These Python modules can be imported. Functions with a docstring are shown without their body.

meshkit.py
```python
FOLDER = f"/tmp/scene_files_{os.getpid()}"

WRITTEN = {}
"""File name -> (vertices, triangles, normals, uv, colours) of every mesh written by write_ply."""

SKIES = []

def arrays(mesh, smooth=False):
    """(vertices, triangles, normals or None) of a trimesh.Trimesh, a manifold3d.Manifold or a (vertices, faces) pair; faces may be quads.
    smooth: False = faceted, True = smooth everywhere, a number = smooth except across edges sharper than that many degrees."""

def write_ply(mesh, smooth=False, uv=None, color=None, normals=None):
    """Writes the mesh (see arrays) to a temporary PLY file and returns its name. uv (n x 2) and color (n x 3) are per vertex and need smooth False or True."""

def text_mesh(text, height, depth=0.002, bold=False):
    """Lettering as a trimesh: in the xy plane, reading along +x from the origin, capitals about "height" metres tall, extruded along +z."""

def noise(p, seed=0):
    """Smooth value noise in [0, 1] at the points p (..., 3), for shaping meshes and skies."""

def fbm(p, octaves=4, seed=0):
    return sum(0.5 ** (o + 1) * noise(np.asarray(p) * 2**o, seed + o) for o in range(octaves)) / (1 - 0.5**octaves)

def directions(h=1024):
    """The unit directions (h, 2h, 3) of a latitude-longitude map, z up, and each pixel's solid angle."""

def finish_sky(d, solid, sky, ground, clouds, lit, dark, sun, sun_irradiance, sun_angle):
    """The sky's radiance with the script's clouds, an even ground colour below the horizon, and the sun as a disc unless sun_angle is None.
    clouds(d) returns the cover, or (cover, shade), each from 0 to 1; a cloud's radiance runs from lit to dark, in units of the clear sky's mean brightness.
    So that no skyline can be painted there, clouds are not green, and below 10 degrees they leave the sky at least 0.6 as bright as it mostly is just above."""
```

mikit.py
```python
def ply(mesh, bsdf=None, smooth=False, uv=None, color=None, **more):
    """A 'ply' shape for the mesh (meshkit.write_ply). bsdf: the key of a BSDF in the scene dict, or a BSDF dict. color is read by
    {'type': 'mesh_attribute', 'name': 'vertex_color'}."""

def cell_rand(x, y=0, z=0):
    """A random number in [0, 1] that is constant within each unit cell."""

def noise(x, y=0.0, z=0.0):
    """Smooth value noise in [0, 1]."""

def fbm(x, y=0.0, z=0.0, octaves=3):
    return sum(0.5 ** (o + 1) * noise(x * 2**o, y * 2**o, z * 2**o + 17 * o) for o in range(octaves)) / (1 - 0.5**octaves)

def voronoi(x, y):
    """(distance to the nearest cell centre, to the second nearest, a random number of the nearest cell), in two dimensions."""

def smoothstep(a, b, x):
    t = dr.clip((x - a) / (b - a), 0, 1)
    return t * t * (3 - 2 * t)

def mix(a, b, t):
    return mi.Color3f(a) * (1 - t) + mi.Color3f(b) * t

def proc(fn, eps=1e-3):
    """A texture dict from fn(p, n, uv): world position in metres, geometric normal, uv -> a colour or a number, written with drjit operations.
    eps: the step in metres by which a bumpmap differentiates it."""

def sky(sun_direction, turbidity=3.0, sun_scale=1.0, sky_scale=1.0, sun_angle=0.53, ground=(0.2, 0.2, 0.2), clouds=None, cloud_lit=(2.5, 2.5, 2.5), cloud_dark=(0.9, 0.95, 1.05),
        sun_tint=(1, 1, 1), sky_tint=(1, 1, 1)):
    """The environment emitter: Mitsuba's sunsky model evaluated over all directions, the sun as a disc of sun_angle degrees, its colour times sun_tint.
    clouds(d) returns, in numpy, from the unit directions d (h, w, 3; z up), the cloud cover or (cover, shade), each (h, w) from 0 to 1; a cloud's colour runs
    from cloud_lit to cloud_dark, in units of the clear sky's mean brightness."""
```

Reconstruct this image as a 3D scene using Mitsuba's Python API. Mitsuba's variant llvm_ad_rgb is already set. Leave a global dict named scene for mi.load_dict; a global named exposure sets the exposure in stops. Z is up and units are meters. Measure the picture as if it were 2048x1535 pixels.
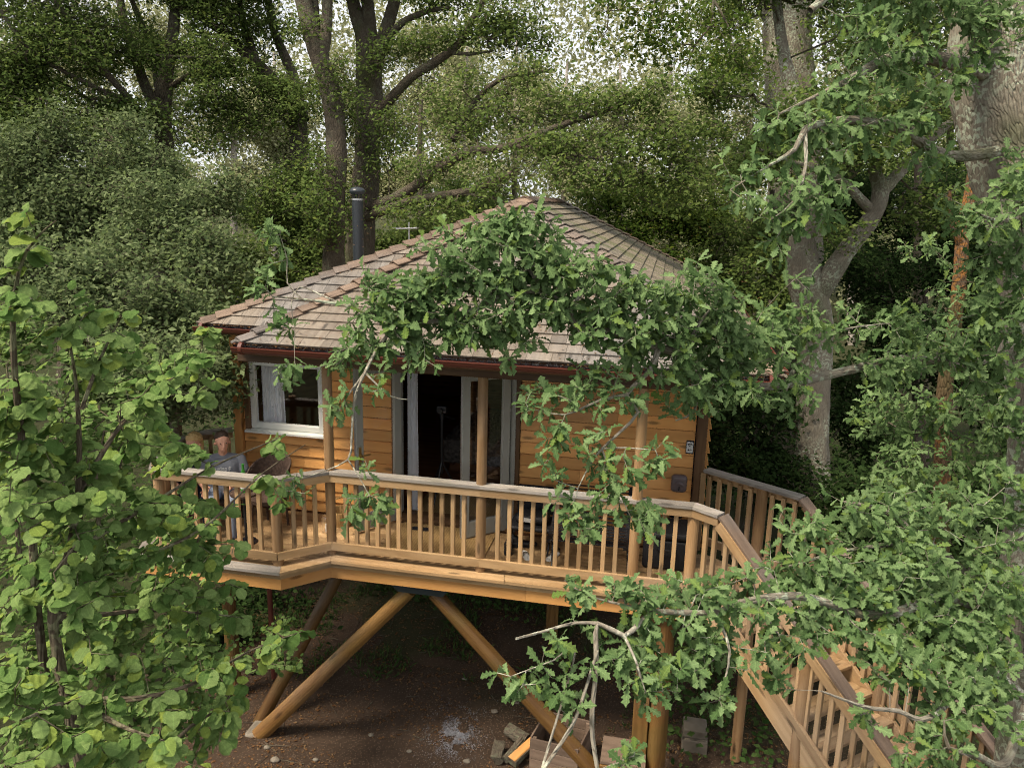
import math, random
import numpy as np, trimesh, mitsuba as mi, drjit as dr
import manifold3d as m3
from shapely.geometry import Polygon, box as sbox, MultiPolygon
import mikit, meshkit
from mikit import noise, fbm, voronoi, cell_rand, smoothstep, mix
T = mi.ScalarTransform4f
scene, labels = {}, {}

# ------------------------------------------------------------------ camera, sky, exposure
CAM = [[3.5757, -7.7306, 3.9689], [3.3882, -6.7746, 3.7431], [-0.0677, 0.2168, 0.9739]]
scene['camera'] = {'type': 'perspective', 'fov': 66.667, 'fov_axis': 'x', 'near_clip': 0.05, 'far_clip': 400.0,
                   'to_world': T().look_at(origin=CAM[0], target=CAM[1], up=CAM[2])}
exposure = 2.32
def cloud_cover(d):
    n = meshkit.fbm(d / np.maximum(d[..., 2:3], 0.12) * 1.6, 4, seed=5)
    return np.clip(0.90 + 0.6 * (n - 0.45), 0.7, 1.0), np.clip(1.2 * (n - 0.5), 0, 0.5)
scene['sky'] = mikit.sky((-0.42, -0.42, 0.92), turbidity=3, sun_scale=0.90, sun_angle=18, sky_scale=1.0, sun_tint=(.96, 1., 1.05), clouds=cloud_cover,
                         cloud_lit=(2.5, 2.5, 2.5), cloud_dark=(1.0, 1.02, 1.06))

GROUND = -2.45
rng = np.random.default_rng(7)

# ------------------------------------------------------------------ materials
def C3(*a): return mi.Color3f(*a)
def pick(i, cols):
    c = mi.Color3f(*cols[0])
    for k in range(1, len(cols)):
        c = dr.select(i > k - 0.5, mi.Color3f(*cols[k]), c)
    return c
# wood kinds:   0 cladding        1 tan timber       2 grey rail cap    3 round post       4 brown stain      5 golden leg       6 shingle            7 mossy shingle    8 crate           9 interior
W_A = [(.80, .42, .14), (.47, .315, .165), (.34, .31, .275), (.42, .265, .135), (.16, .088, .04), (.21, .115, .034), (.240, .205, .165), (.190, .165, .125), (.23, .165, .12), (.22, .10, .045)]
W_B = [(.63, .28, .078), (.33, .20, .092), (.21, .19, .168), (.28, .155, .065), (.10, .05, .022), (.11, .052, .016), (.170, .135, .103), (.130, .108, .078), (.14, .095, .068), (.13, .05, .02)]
def wood_colour(p, n, uv):
    kind = dr.floor(uv.y * 0.25)
    k = dr.floor(uv.x * 0.02)
    u, v = uv.x - 50 * k, uv.y - 4 * kind
    r = cell_rand(k, kind, 3)
    warp = fbm(u * 1.3, v * 7, k * 3.1, 2)
    ring = 0.5 + 0.5 * dr.sin((v * 55 + warp * 14) + k)
    fine = noise(u * 9, v * 260, k)
    blot = fbm(u * 1.7 + k * 5, v * 3, kind * 9, 3)
    d1, d2, w = voronoi(u * 1.5 + k * 17.3, v * 5.5 + k * 3)
    knot = 1 - smoothstep(0.05, 0.16, d1)
    knot = knot * dr.select(w > 0.62, 1.0, 0.0)
    g = dr.select(kind < .5, .55, 1.0)
    c = mix(pick(kind, W_A), pick(kind, W_B), dr.clip(g * (0.42 * ring + 0.35 * fine) + 0.9 * (blot - 0.4) + .18 * (1 - g), 0, 1))
    c = c * (0.72 + 0.56 * dr.lerp(r, 0.5, dr.select(dr.abs(kind - 6.5) < 1, .35, 0.)))
    weather = smoothstep(0.5, 0.72, fbm(p.x * 1.1, p.y * 1.1 + 5, p.z * 1.1, 3))
    grey = mi.Color3f(dr.dot(mi.Vector3f(c.x, c.y, c.z), mi.Vector3f(.36, .42, .22)))
    wk = pick(kind, [(.12,) * 3, (.22,) * 3, (.5,) * 3, (.2,) * 3, (.2,) * 3, (.2,) * 3, (.55,) * 3, (.2,) * 3, (.6,) * 3, (0,) * 3]).x
    c = mix(c, grey * 1.05, weather * wk)
    moss = smoothstep(.48, .66, fbm(p.x * 2.3, p.y * 2.3, p.z * 2.3 + 9, 3)) * dr.select(dr.abs(kind - 7) < .5, .5, dr.select(dr.abs(kind - 5) < .5, .18, dr.select(dr.abs(kind - 2) < .5, .16, 0.)))
    c = mix(c, C3(.075, .095, .03), moss)
    return c * (.80 * (1 - 0.55 * knot))
def wood_rough(p, n, uv):
    kind = dr.floor(uv.y * 0.25)
    return 0.62 - dr.select(dr.abs(kind - 5) < .5, 0.22, 0.0) - dr.select(dr.abs(kind - 4) < .5, 0.1, 0.0) + .15 * noise(p.x * 9, p.y * 9, p.z * 9)
scene['wood'] = {'type': 'twosided', 'b': {'type': 'principled', 'base_color': mikit.proc(wood_colour), 'roughness': mikit.proc(wood_rough), 'specular': 0.35}}
CLAD, TAN, GREY, POST, STAIN, GOLD, SHING, MOSS, CRATE, INNER = range(10)

# leaf kinds: 0 oak near 1 hazel 2 hawthorn/scrub 3 oak behind 4 birch, sunlit paleness painted in 5 ground plants 6 dead leaves 7 understorey, canopy shade painted in 8 lime/round
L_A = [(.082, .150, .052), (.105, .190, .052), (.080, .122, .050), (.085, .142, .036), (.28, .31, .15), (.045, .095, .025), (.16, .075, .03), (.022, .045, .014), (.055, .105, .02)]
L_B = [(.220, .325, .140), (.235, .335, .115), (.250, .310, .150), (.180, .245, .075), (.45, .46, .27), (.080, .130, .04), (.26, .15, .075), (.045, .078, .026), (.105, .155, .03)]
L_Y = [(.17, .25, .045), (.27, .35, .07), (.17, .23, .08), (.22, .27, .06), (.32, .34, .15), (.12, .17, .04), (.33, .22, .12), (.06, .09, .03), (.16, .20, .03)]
def leaf_colour(p, n, uv):
    s = dr.floor(uv.y * 0.5 + 0.25)
    k = dr.floor(uv.x * 0.5)
    lu, lv = uv.x - 2 * k, dr.abs(uv.y - 2 * s)
    r, r2 = cell_rand(k, s, 1), cell_rand(k, s, 2)
    c = mix(pick(s, L_A), pick(s, L_B), r)
    c = mix(c, pick(s, L_Y), smoothstep(.86, .97, r2) * (.55 + .45 * r))
    big = dr.select(s < 1.5, 1.0, 0.0)
    q = lu * 9 - lv * 8
    fr = q - dr.floor(q)
    vein = (1 - smoothstep(.0, .2, dr.minimum(fr, 1 - fr))) * .32 + (1 - smoothstep(.008, .03, lv)) * .55
    c = mix(c, c * 1.5 + C3(.02, .025, .008), vein * big)
    return c * (.70 + .28 * fbm(p.x * 30, p.y * 30, p.z * 30, 2))
scene['leaf'] = {'type': 'principledthin', 'base_color': mikit.proc(leaf_colour), 'roughness': 0.38, 'diff_trans': 0.72, 'spec_trans': 0.0, 'eta': 1.5}

# bark kinds: 0 oak lichen light 1 oak dark background 2 twig grey lichen 3 orange algae 4 hazel stem 5 birch
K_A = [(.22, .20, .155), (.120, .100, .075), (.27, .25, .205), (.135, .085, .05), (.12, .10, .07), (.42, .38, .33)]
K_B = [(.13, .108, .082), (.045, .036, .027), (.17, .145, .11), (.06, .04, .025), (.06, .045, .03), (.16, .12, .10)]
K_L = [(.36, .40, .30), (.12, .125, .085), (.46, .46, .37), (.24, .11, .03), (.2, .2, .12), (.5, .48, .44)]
def bark_colour(p, n, uv):
    s = dr.floor(uv.y * 0.25)
    u, v = uv.x, uv.y - 4 * s
    wv = fbm(p.x * 6, p.y * 6, p.z * 6, 2)
    d1, d2, w = voronoi(v * 34 + wv * 2.5, u * 9 + wv * 2)
    crack = smoothstep(.0, .28, d2 - d1)
    tone = fbm(p.x * 14, p.y * 14, p.z * 9, 3)
    c = mix(pick(s, K_B), pick(s, K_A), dr.clip((.35 + .65 * crack) * (.2 + 1.1 * tone), 0, 1))
    wq = 3 * fbm(p.x * 13, p.y * 13, p.z * 11, 2)
    li = smoothstep(.50, .58, fbm(p.x * 38 + .5 * wq, p.y * 38 - .5 * wq, p.z * 32 + wq, 4))
    li2 = smoothstep(.38, .62, fbm(p.x * 3 + 3, p.y * 3, p.z * 2, 3))
    c = mix(c, pick(s, K_L), li * li2 * .85)
    return mix(c, C3(.05, .065, .018), smoothstep(.58, .75, fbm(p.x * 1.5 + 8, p.y * 1.5, p.z * 1.1, 3)) * .55)
def bark_height(p, n, uv):
    s = dr.floor(uv.y * 0.25)
    wv = fbm(p.x * 6, p.y * 6, p.z * 6, 2)
    d1, d2, w = voronoi((uv.y - 4 * s) * 34 + wv * 2.5, uv.x * 9 + wv * 2)
    return smoothstep(.0, .35, d2 - d1) + .8 * fbm(p.x * 30, p.y * 30, p.z * 20, 2)
scene['bark'] = {'type': 'twosided', 'b': {'type': 'bumpmap', 'scale': 0.012, 't': mikit.proc(bark_height, 0.004), 'b': {'type': 'principled', 'base_color': mikit.proc(bark_colour), 'roughness': .88, 'specular': .2}}}

def ground_colour(p, n, uv):
    a = fbm(p.x * 1.2, p.y * 1.2, 0, 4)
    b = noise(p.x * 35, p.y * 35, 1)
    d1, d2, w = voronoi(p.x * 38, p.y * 38)
    c = mix(C3(.030, .020, .0135), C3(.068, .045, .031), dr.clip(a * 1.2 - .15 + .35 * (b - .5), 0, 1))
    chip = (1 - smoothstep(.18, .34, d1)) * dr.select(w > .58, 1.0, 0.0)
    c = mix(c, mix(C3(.10, .055, .028), C3(.16, .125, .095), cell_rand(w * 999, 5)), chip * .75)
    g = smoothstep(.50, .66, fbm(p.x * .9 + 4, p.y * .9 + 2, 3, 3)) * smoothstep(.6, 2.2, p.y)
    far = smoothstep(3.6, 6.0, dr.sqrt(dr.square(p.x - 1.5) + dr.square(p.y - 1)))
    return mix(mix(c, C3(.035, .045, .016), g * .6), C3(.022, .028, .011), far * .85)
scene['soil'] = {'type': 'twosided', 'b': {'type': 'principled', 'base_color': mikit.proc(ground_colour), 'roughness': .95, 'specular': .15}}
def plain(name, col, rough=.5, spec=.4, metal=0., **k):
    scene[name] = {'type': 'twosided', 'b': {'type': 'principled', 'base_color': {'type': 'rgb', 'value': list(col)}, 'roughness': rough, 'specular': spec, 'metallic': metal, **k}}
def mottled(name, a, b, sc, rough=.7, spec=.3, **k):
    fn = lambda p, n, uv: mix(C3(*a), C3(*b), dr.clip(1.6 * fbm(p.x * sc, p.y * sc, p.z * sc, 3) - .3, 0, 1))
    scene[name] = {'type': 'twosided', 'b': {'type': 'principled', 'base_color': mikit.proc(fn), 'roughness': rough, 'specular': spec, **k}}
plain('sage_paint', (.30, .305, .275), .45)
plain('white_paint', (.60, .61, .57), .4)
plain('gutter_brown', (.105, .032, .022), .28, .5)
plain('flue_black', (.022, .027, .033), .34, .5)
plain('steel', (.45, .46, .47), .35, .5, .8)
plain('plate_green', (.020, .028, .030), .5, .4)
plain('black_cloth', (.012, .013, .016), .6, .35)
plain('black_gloss', (.015, .016, .019), .32, .5)
plain('brass', (.50, .36, .14), .3, .5, .9)
plain('curtain_cloth', (.72, .74, .77), .9, .1)
plain('dark_inside', (.030, .015, .008), .7, .2)
plain('grey_plastic', (.12, .095, .10), .45, .4)
plain('label_white', (.55, .56, .55), .5, .3)
plain('shirt_grey', (.17, .18, .21), .9, .1)
plain('navy_cloth', (.020, .022, .035), .9, .1)
plain('denim', (.22, .26, .34), .9, .1)
plain('hair_blond', (.50, .34, .15), .6, .3)
plain('hair_brown', (.05, .03, .02), .6, .3)
plain('paper', (.55, .55, .53), .8, .2)
mottled('skin', (.52, .26, .17), (.62, .34, .24), 14, .5, .35)
mottled('fur', (.035, .030, .028), (.20, .18, .165), 24, .95, .1)
mottled('stone', (.10, .085, .065), (.20, .175, .14), 9, .85, .25)
mottled('ash', (.10, .10, .115), (.26, .265, .29), 40, .95, .1)
mottled('wicker_brown', (.030, .018, .013), (.085, .055, .042), 40, .6, .35)
def coir_colour(p, n, uv):
    w = .5 + .25 * dr.sin(p.x * 210) + .25 * dr.sin(p.y * 210)
    return mix(C3(.19, .115, .045), C3(.40, .27, .125), dr.clip(w * .75 + .5 * (fbm(p.x * 6, p.y * 6, 0, 3) - .4), 0, 1))
scene['coir'] = {'type': 'twosided', 'b': {'type': 'principled', 'base_color': mikit.proc(coir_colour), 'roughness': .95, 'specular': .1}}
scene['pane_glass'] = {'type': 'thindielectric', 'int_ior': 1.5}
scene['bottle_glass'] = {'type': 'principled', 'base_color': {'type': 'rgb', 'value': [.12, .62, .10]}, 'roughness': .08, 'spec_trans': .75, 'eta': 1.5}

# ------------------------------------------------------------------ naming
used = {}
def numbered(name):
    n = used.get(name, 0); used[name] = n + 1
    return name if n == 0 else f'{name}_{n:03d}'
def obj(name, mesh, bsdf, parent=None, uv=None, smooth=False, **kw):
    key = numbered(name if parent is None else parent + '__' + name)
    if isinstance(mesh, tuple) and len(mesh) == 3:
        mesh, uv = mesh[:2], mesh[2]
    scene[key] = mikit.ply(mesh, bsdf, smooth=smooth, uv=uv, **kw)
    return key
def tag(key, label, cat=None, group=None, kind=None):
    d = {'label': label}
    if cat: d['category'] = cat
    if group: d['group'] = group
    if kind: d['kind'] = kind
    labels[key] = d
    return key
def thing(name, label, cat, group=None, kind=None):
    return tag(numbered(name), label, cat, group, kind)

# ------------------------------------------------------------------ mesh helpers (all return vertices, triangles, uv)
V3 = lambda *a: np.array(a, float)
def unit(a):
    a = np.asarray(a, float); return a / max(np.linalg.norm(a), 1e-12)
_k = [0]
def kuv(kind, k=None):
    _k[0] = (_k[0] + 37) % 199
    return 50.0 * (_k[0] if k is None else k), 4.0 * kind
def join(parts):
    vs, fs, us, n = [], [], [], 0
    for v, f, u in parts:
        vs.append(v); fs.append(np.asarray(f) + n); us.append(u); n += len(v)
    return np.vstack(vs), np.vstack(fs), np.vstack(us)
def prism(profile, p0, p1, side, kind=0, k=None, taper=1.0):
    """A closed profile [(across, up), ...], counter-clockwise, swept from p0 to p1; side is the direction of 'across'."""
    p0, p1 = np.asarray(p0, float), np.asarray(p1, float)
    L = np.linalg.norm(p1 - p0); t = (p1 - p0) / L
    s = unit(np.asarray(side, float) - t * np.dot(side, t)); up = np.cross(s, t) * -1
    up = np.cross(t, s) if np.cross(t, s)[2] >= np.cross(s, t)[2] - 1e-9 else np.cross(s, t)
    q = np.asarray(profile, float); n = len(q)
    u0, v0 = kuv(kind, k)
    ring = q[:, :1] * s + q[:, 1:] * up
    V, F, U = [], [], []
    per = 0.0
    for i in range(n):
        j = (i + 1) % n; w = np.linalg.norm(q[j] - q[i]); b = len(V)
        V += [p0 + ring[i], p0 + ring[j], p1 + ring[j] * taper, p1 + ring[i] * taper]
        U += [(u0 + 1, v0 + .2 + per), (u0 + 1, v0 + .2 + per + w), (u0 + 1 + L, v0 + .2 + per + w), (u0 + 1 + L, v0 + .2 + per)]
        F += [(b, b + 1, b + 2), (b, b + 2, b + 3)]; per += w
    for base, tp in ((p0, 1.0), (p1, taper)):
        b = len(V)
        for i in range(n):
            V.append(base + ring[i] * tp); U.append((u0 + 1 + q[i, 1], v0 + .2 + q[i, 0] + .5))
        for i in range(1, n - 1): F.append((b, b + i, b + i + 1))
    V, F = np.array(V), np.array(F)
    m = trimesh.Trimesh(V, F, process=False)
    c = V.mean(0); nn = m.face_normals; out = np.einsum('ij,ij->i', nn, m.triangles_center - c)
    F[out < 0] = F[out < 0][:, ::-1]
    return V, F, np.array(U)
def beam(p0, p1, w, h, kind=TAN, side=None, k=None):
    p0, p1 = np.asarray(p0, float), np.asarray(p1, float)
    if side is None:
        t = unit(p1 - p0); side = np.cross(t, [0, 0, 1.0]) if abs(t[2]) < .95 else V3(1, 0, 0)
    b = min(w, h) * .08
    x, y = w / 2, h / 2
    return prism([(-x + b, -y), (x - b, -y), (x, -y + b), (x, y - b), (x - b, y), (-x + b, y), (-x, y - b), (-x, -y + b)], p0, p1, side, kind, k)
def slab(poly, z0, z1, kind=TAN, k=None, swap=False):
    parts = []
    for g in getattr(poly, 'geoms', [poly]):
        if g.is_empty or g.geom_type != 'Polygon' or g.area < 1e-5: continue
        m = trimesh.creation.extrude_polygon(g, z1 - z0, engine='earcut')
        v = np.array(m.vertices) + [0, 0, z0]; u0, v0 = kuv(kind, k)
        a, b = (v[:, 1], v[:, 0]) if swap else (v[:, 0], v[:, 1])
        parts.append((v, np.array(m.faces), np.stack([u0 + 12 + a, v0 + (b * .37) % 1.0 * 0 + np.clip(.2 + b - b.min() + .6 * v[:, 2], 0, 3.8)], 1)))
    return join(parts) if parts else None
def cyl(p0, p1, r0, r1=None, n=14, kind=POST, k=None, wob=0.0, rings=2, caps=True):
    p0, p1 = np.asarray(p0, float), np.asarray(p1, float); r1 = r0 if r1 is None else r1
    t = unit(p1 - p0); a = unit(np.cross(t, [0, 0, 1.0] if abs(t[2]) < .9 else [1.0, 0, 0])); b = np.cross(t, a)
    L = np.linalg.norm(p1 - p0); ang = np.linspace(0, 2 * np.pi, n + 1); u0, v0 = kuv(kind, k)
    V, U, F = [], [], []
    for i in range(rings):
        s = i / (rings - 1); r = r0 + (r1 - r0) * s
        for j in range(n + 1):
            rr = r * (1 + wob * (meshkit.noise(V3(np.cos(ang[j % n]) * 1.5, np.sin(ang[j % n]) * 1.5, s * L * 3 + u0)) - .5))
            V.append(p0 + t * L * s + rr * (a * np.cos(ang[j]) + b * np.sin(ang[j]))); U.append((u0 + 1 + L * s, v0 + .3 + r0 * ang[j]))
    w = n + 1
    for i in range(rings - 1):
        for j in range(n):
            q = i * w + j; F += [(q, q + 1, q + w + 1), (q, q + w + 1, q + w)]
    if caps:
        for base, st in ((0, -1), ((rings - 1) * w, 1)):
            c = len(V); V.append(p0 if st < 0 else p1); U.append((u0, v0 + .3))
            b0 = len(V)
            for j in range(n): V.append(V[base + j]); U.append((u0 + r0 * np.cos(ang[j]), v0 + .5 + r0 * np.sin(ang[j])))
            for j in range(n):
                F.append((c, b0 + (j + 1) % n, b0 + j) if st < 0 else (c, b0 + j, b0 + (j + 1) % n))
    return np.array(V), np.array(F), np.array(U)
def box3(a, b, kind=0, k=None):
    a, b = np.asarray(a, float), np.asarray(b, float)
    d = b - a; ax = int(np.argmax(d))
    c = (a + b) / 2; p0, p1 = c.copy(), c.copy(); p0[ax], p1[ax] = a[ax], b[ax]
    side = [V3(0, 1, 0), V3(1, 0, 0), V3(1, 0, 0)][ax]
    w = d[1] if ax == 0 else d[0]; h = d[1] if ax == 2 else d[2]
    return beam(p0, p1, w, h, kind, side, k)
def plainmesh(m): return np.array(m.vertices), np.array(m.faces)
def rbox(a, b, r=.02, seg=8):
    a, b = np.asarray(a, float) + r, np.asarray(b, float) - r
    s = m3.Manifold.sphere(r, seg)
    return m3.Manifold.batch_hull([s.translate([float(x), float(y), float(z)]) for x in (a[0], b[0]) for y in (a[1], b[1]) for z in (a[2], b[2])])
def man_mesh(m):
    q = m.to_mesh(); return np.array(q.vert_properties[:, :3]), np.array(q.tri_verts)
def revolve(profile, centre, n=20):
    m = trimesh.creation.revolve(np.asarray(profile, float), sections=n); return np.array(m.vertices) + centre, np.array(m.faces)
def tube(points, r, n=6, closed_ends=True):
    parts = [cyl(points[i], points[i + 1], r, n=n, caps=closed_ends) for i in range(len(points) - 1)]
    return join(parts)

# ------------------------------------------------------------------ ground
xs = np.concatenate([np.linspace(-120, -8, 15)[:-1], np.linspace(-8, 12, 100), np.linspace(12, 140, 16)[1:]])
ys = np.concatenate([np.linspace(-40, -4, 8)[:-1], np.linspace(-4, 14, 90), np.linspace(14, 170, 18)[1:]])
gx, gy = np.meshgrid(xs, ys)
def ground_z(x, y):
    p = np.stack([np.asarray(x, float), np.asarray(y, float), np.zeros_like(np.asarray(x, float))], -1)
    return GROUND + .14 * (meshkit.fbm(p * .8, 3) - .5) + .04 * (meshkit.noise(p * 5) - .5) + .035 * np.clip(np.asarray(y, float) - 18, 0, 200)
gv = np.stack([gx, gy, ground_z(gx, gy)], -1).reshape(-1, 3)
nx = len(xs); ii, jj = np.meshgrid(np.arange(len(ys) - 1), np.arange(nx - 1), indexing='ij')
q = (ii * nx + jj).ravel()
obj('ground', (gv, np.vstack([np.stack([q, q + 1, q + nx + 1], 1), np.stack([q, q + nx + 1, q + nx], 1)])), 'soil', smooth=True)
tag('ground', 'bare brown woodland soil with bark chips and thin grass', kind='structure')

# ------------------------------------------------------------------ cabin
YW, XL, XR, YB, ZT = 1.17, -1.81, 4.107, 7.7, 2.42
cabin = thing('treehouse_cabin', 'timber treehouse cabin with orange lapped cladding and hipped shingle roof on a raised deck', 'treehouse')
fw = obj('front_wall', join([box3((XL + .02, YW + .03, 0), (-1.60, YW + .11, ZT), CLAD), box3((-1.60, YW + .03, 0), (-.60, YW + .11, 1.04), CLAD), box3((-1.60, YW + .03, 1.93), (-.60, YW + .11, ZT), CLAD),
                             box3((-.60, YW + .03, 0), (.36, YW + .11, ZT), CLAD), box3((1.90, YW + .03, 0), (XR - .02, YW + .11, ZT), CLAD), box3((.36, YW + .03, 2.12), (1.90, YW + .11, ZT), CLAD)])[:2], 'black_cloth', cabin)  # black backing stands in for shade in the grooves between boards
def clapboards(parent, x0, x1, holes, place, exposure=.148, name='clapboard'):
    z, i = -.02, 0
    while z < ZT - .02:
        z1 = min(z + exposure - .014, ZT)
        segs = [(x0, x1)]
        for hx0, hx1, hz0, hz1 in holes:
            if z1 > hz0 + .03 and z + .03 < hz1:
                new = []
                for a, b in segs:
                    if b <= hx0 or a >= hx1: new.append((a, b)); continue
                    if a < hx0: new.append((a, hx0))
                    if b > hx1: new.append((hx1, b))
                segs = new
        for a, b in segs:
            cuts = [a, b]
            if b - a > 1.9:
                cuts = [a, a + (b - a) * (.3 + .4 * rng.random()), b]
            for c0, c1 in zip(cuts[:-1], cuts[1:]):
                if c1 - c0 < .01: continue
                th = .040 + .008 * rng.random()
                obj(name, place(c0 + .001, c1 - .001, z + .002 * rng.random(), z1, th), 'wood', parent)
        z += exposure; i += 1
holes = [(-1.655, -.545, .985, 1.98), (.31, 1.95, -.1, 2.17)]
clapboards(fw, XL + .10, XR - .10, holes, lambda a, b, z, z1, th: prism([(0, z), (0, z1), (-.018, z1), (-th, z)], (a, YW + .03, 0), (b, YW + .03, 0), (0, 1, 0), CLAD))
for nm, xx, dirn in (('left_wall', XL, -1), ('right_wall', XR, 1)):
    w = obj(nm, box3((xx - .04, YW + .12, 0), (xx + .04, YB, ZT), CLAD), 'wood', cabin)
    clapboards(w, YW + .12, YB, [], lambda a, b, z, z1, th, xx=xx, dirn=dirn: prism([(dirn * .041, z), (dirn * .041, z1), (dirn * .053, z1), (dirn * (.041 + th), z)], (xx, a, 0), (xx, b, 0), (1, 0, 0), CLAD))
bw = obj('back_wall', box3((XL, YB + .001, 0), (XR, YB + .08, ZT), CLAD), 'wood', cabin)
for x in (XL - .02, XR - .10 + .02):
    obj('corner_trim', beam((x + .05, YW - .0, -.12), (x + .05, YW - .0, ZT - .01), .115, .10, STAIN if x > 0 else CLAD), 'wood', cabin)
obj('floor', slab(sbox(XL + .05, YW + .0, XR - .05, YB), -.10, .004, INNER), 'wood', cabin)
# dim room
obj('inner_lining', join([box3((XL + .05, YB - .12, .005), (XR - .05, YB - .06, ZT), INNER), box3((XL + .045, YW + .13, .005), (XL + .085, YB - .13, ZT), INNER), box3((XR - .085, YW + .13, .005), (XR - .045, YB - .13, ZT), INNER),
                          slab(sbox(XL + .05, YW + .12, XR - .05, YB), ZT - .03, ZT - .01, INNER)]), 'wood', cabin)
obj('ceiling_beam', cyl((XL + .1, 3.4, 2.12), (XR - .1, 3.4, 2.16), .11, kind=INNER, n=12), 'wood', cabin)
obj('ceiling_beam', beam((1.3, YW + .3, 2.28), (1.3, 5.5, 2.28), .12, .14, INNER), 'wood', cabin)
# window
win = obj('window', join([beam((-1.64, YW - .018, .99), (-1.64, YW - .018, 1.98), .07, .05, STAIN), beam((-.565, YW - .018, .99), (-.565, YW - .018, 1.98), .05, .05, STAIN), beam((-1.68, YW - .02, 1.985), (-.54, YW - .02, 1.985), .055, .06, STAIN)]), 'wood', cabin)
obj('frame', join([box3((-1.605, YW - .01, 1.05), (-1.53, YW + .06, 1.95)), box3((-.665, YW - .01, 1.05), (-.59, YW + .06, 1.95)), box3((-1.53, YW - .008, 1.05), (-.665, YW + .06, 1.125)), box3((-1.53, YW - .008, 1.88), (-.665, YW + .06, 1.95))])[:2], 'white_paint', win)
obj('sill', prism([(-.06, -.02), (.06, -.02), (.06, .022), (-.06, .006)], (-1.66, YW - .03, 1.025), (-.55, YW - .03, 1.025), (0, 1, 0))[:2], 'white_paint', win)
obj('pane', (V3(-1.53, YW + .03, 1.125, -.665, YW + .03, 1.125, -.665, YW + .03, 1.88, -1.53, YW + .03, 1.88).reshape(4, 3), np.array([[0, 1, 2], [0, 2, 3]])), 'pane_glass', win)
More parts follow.
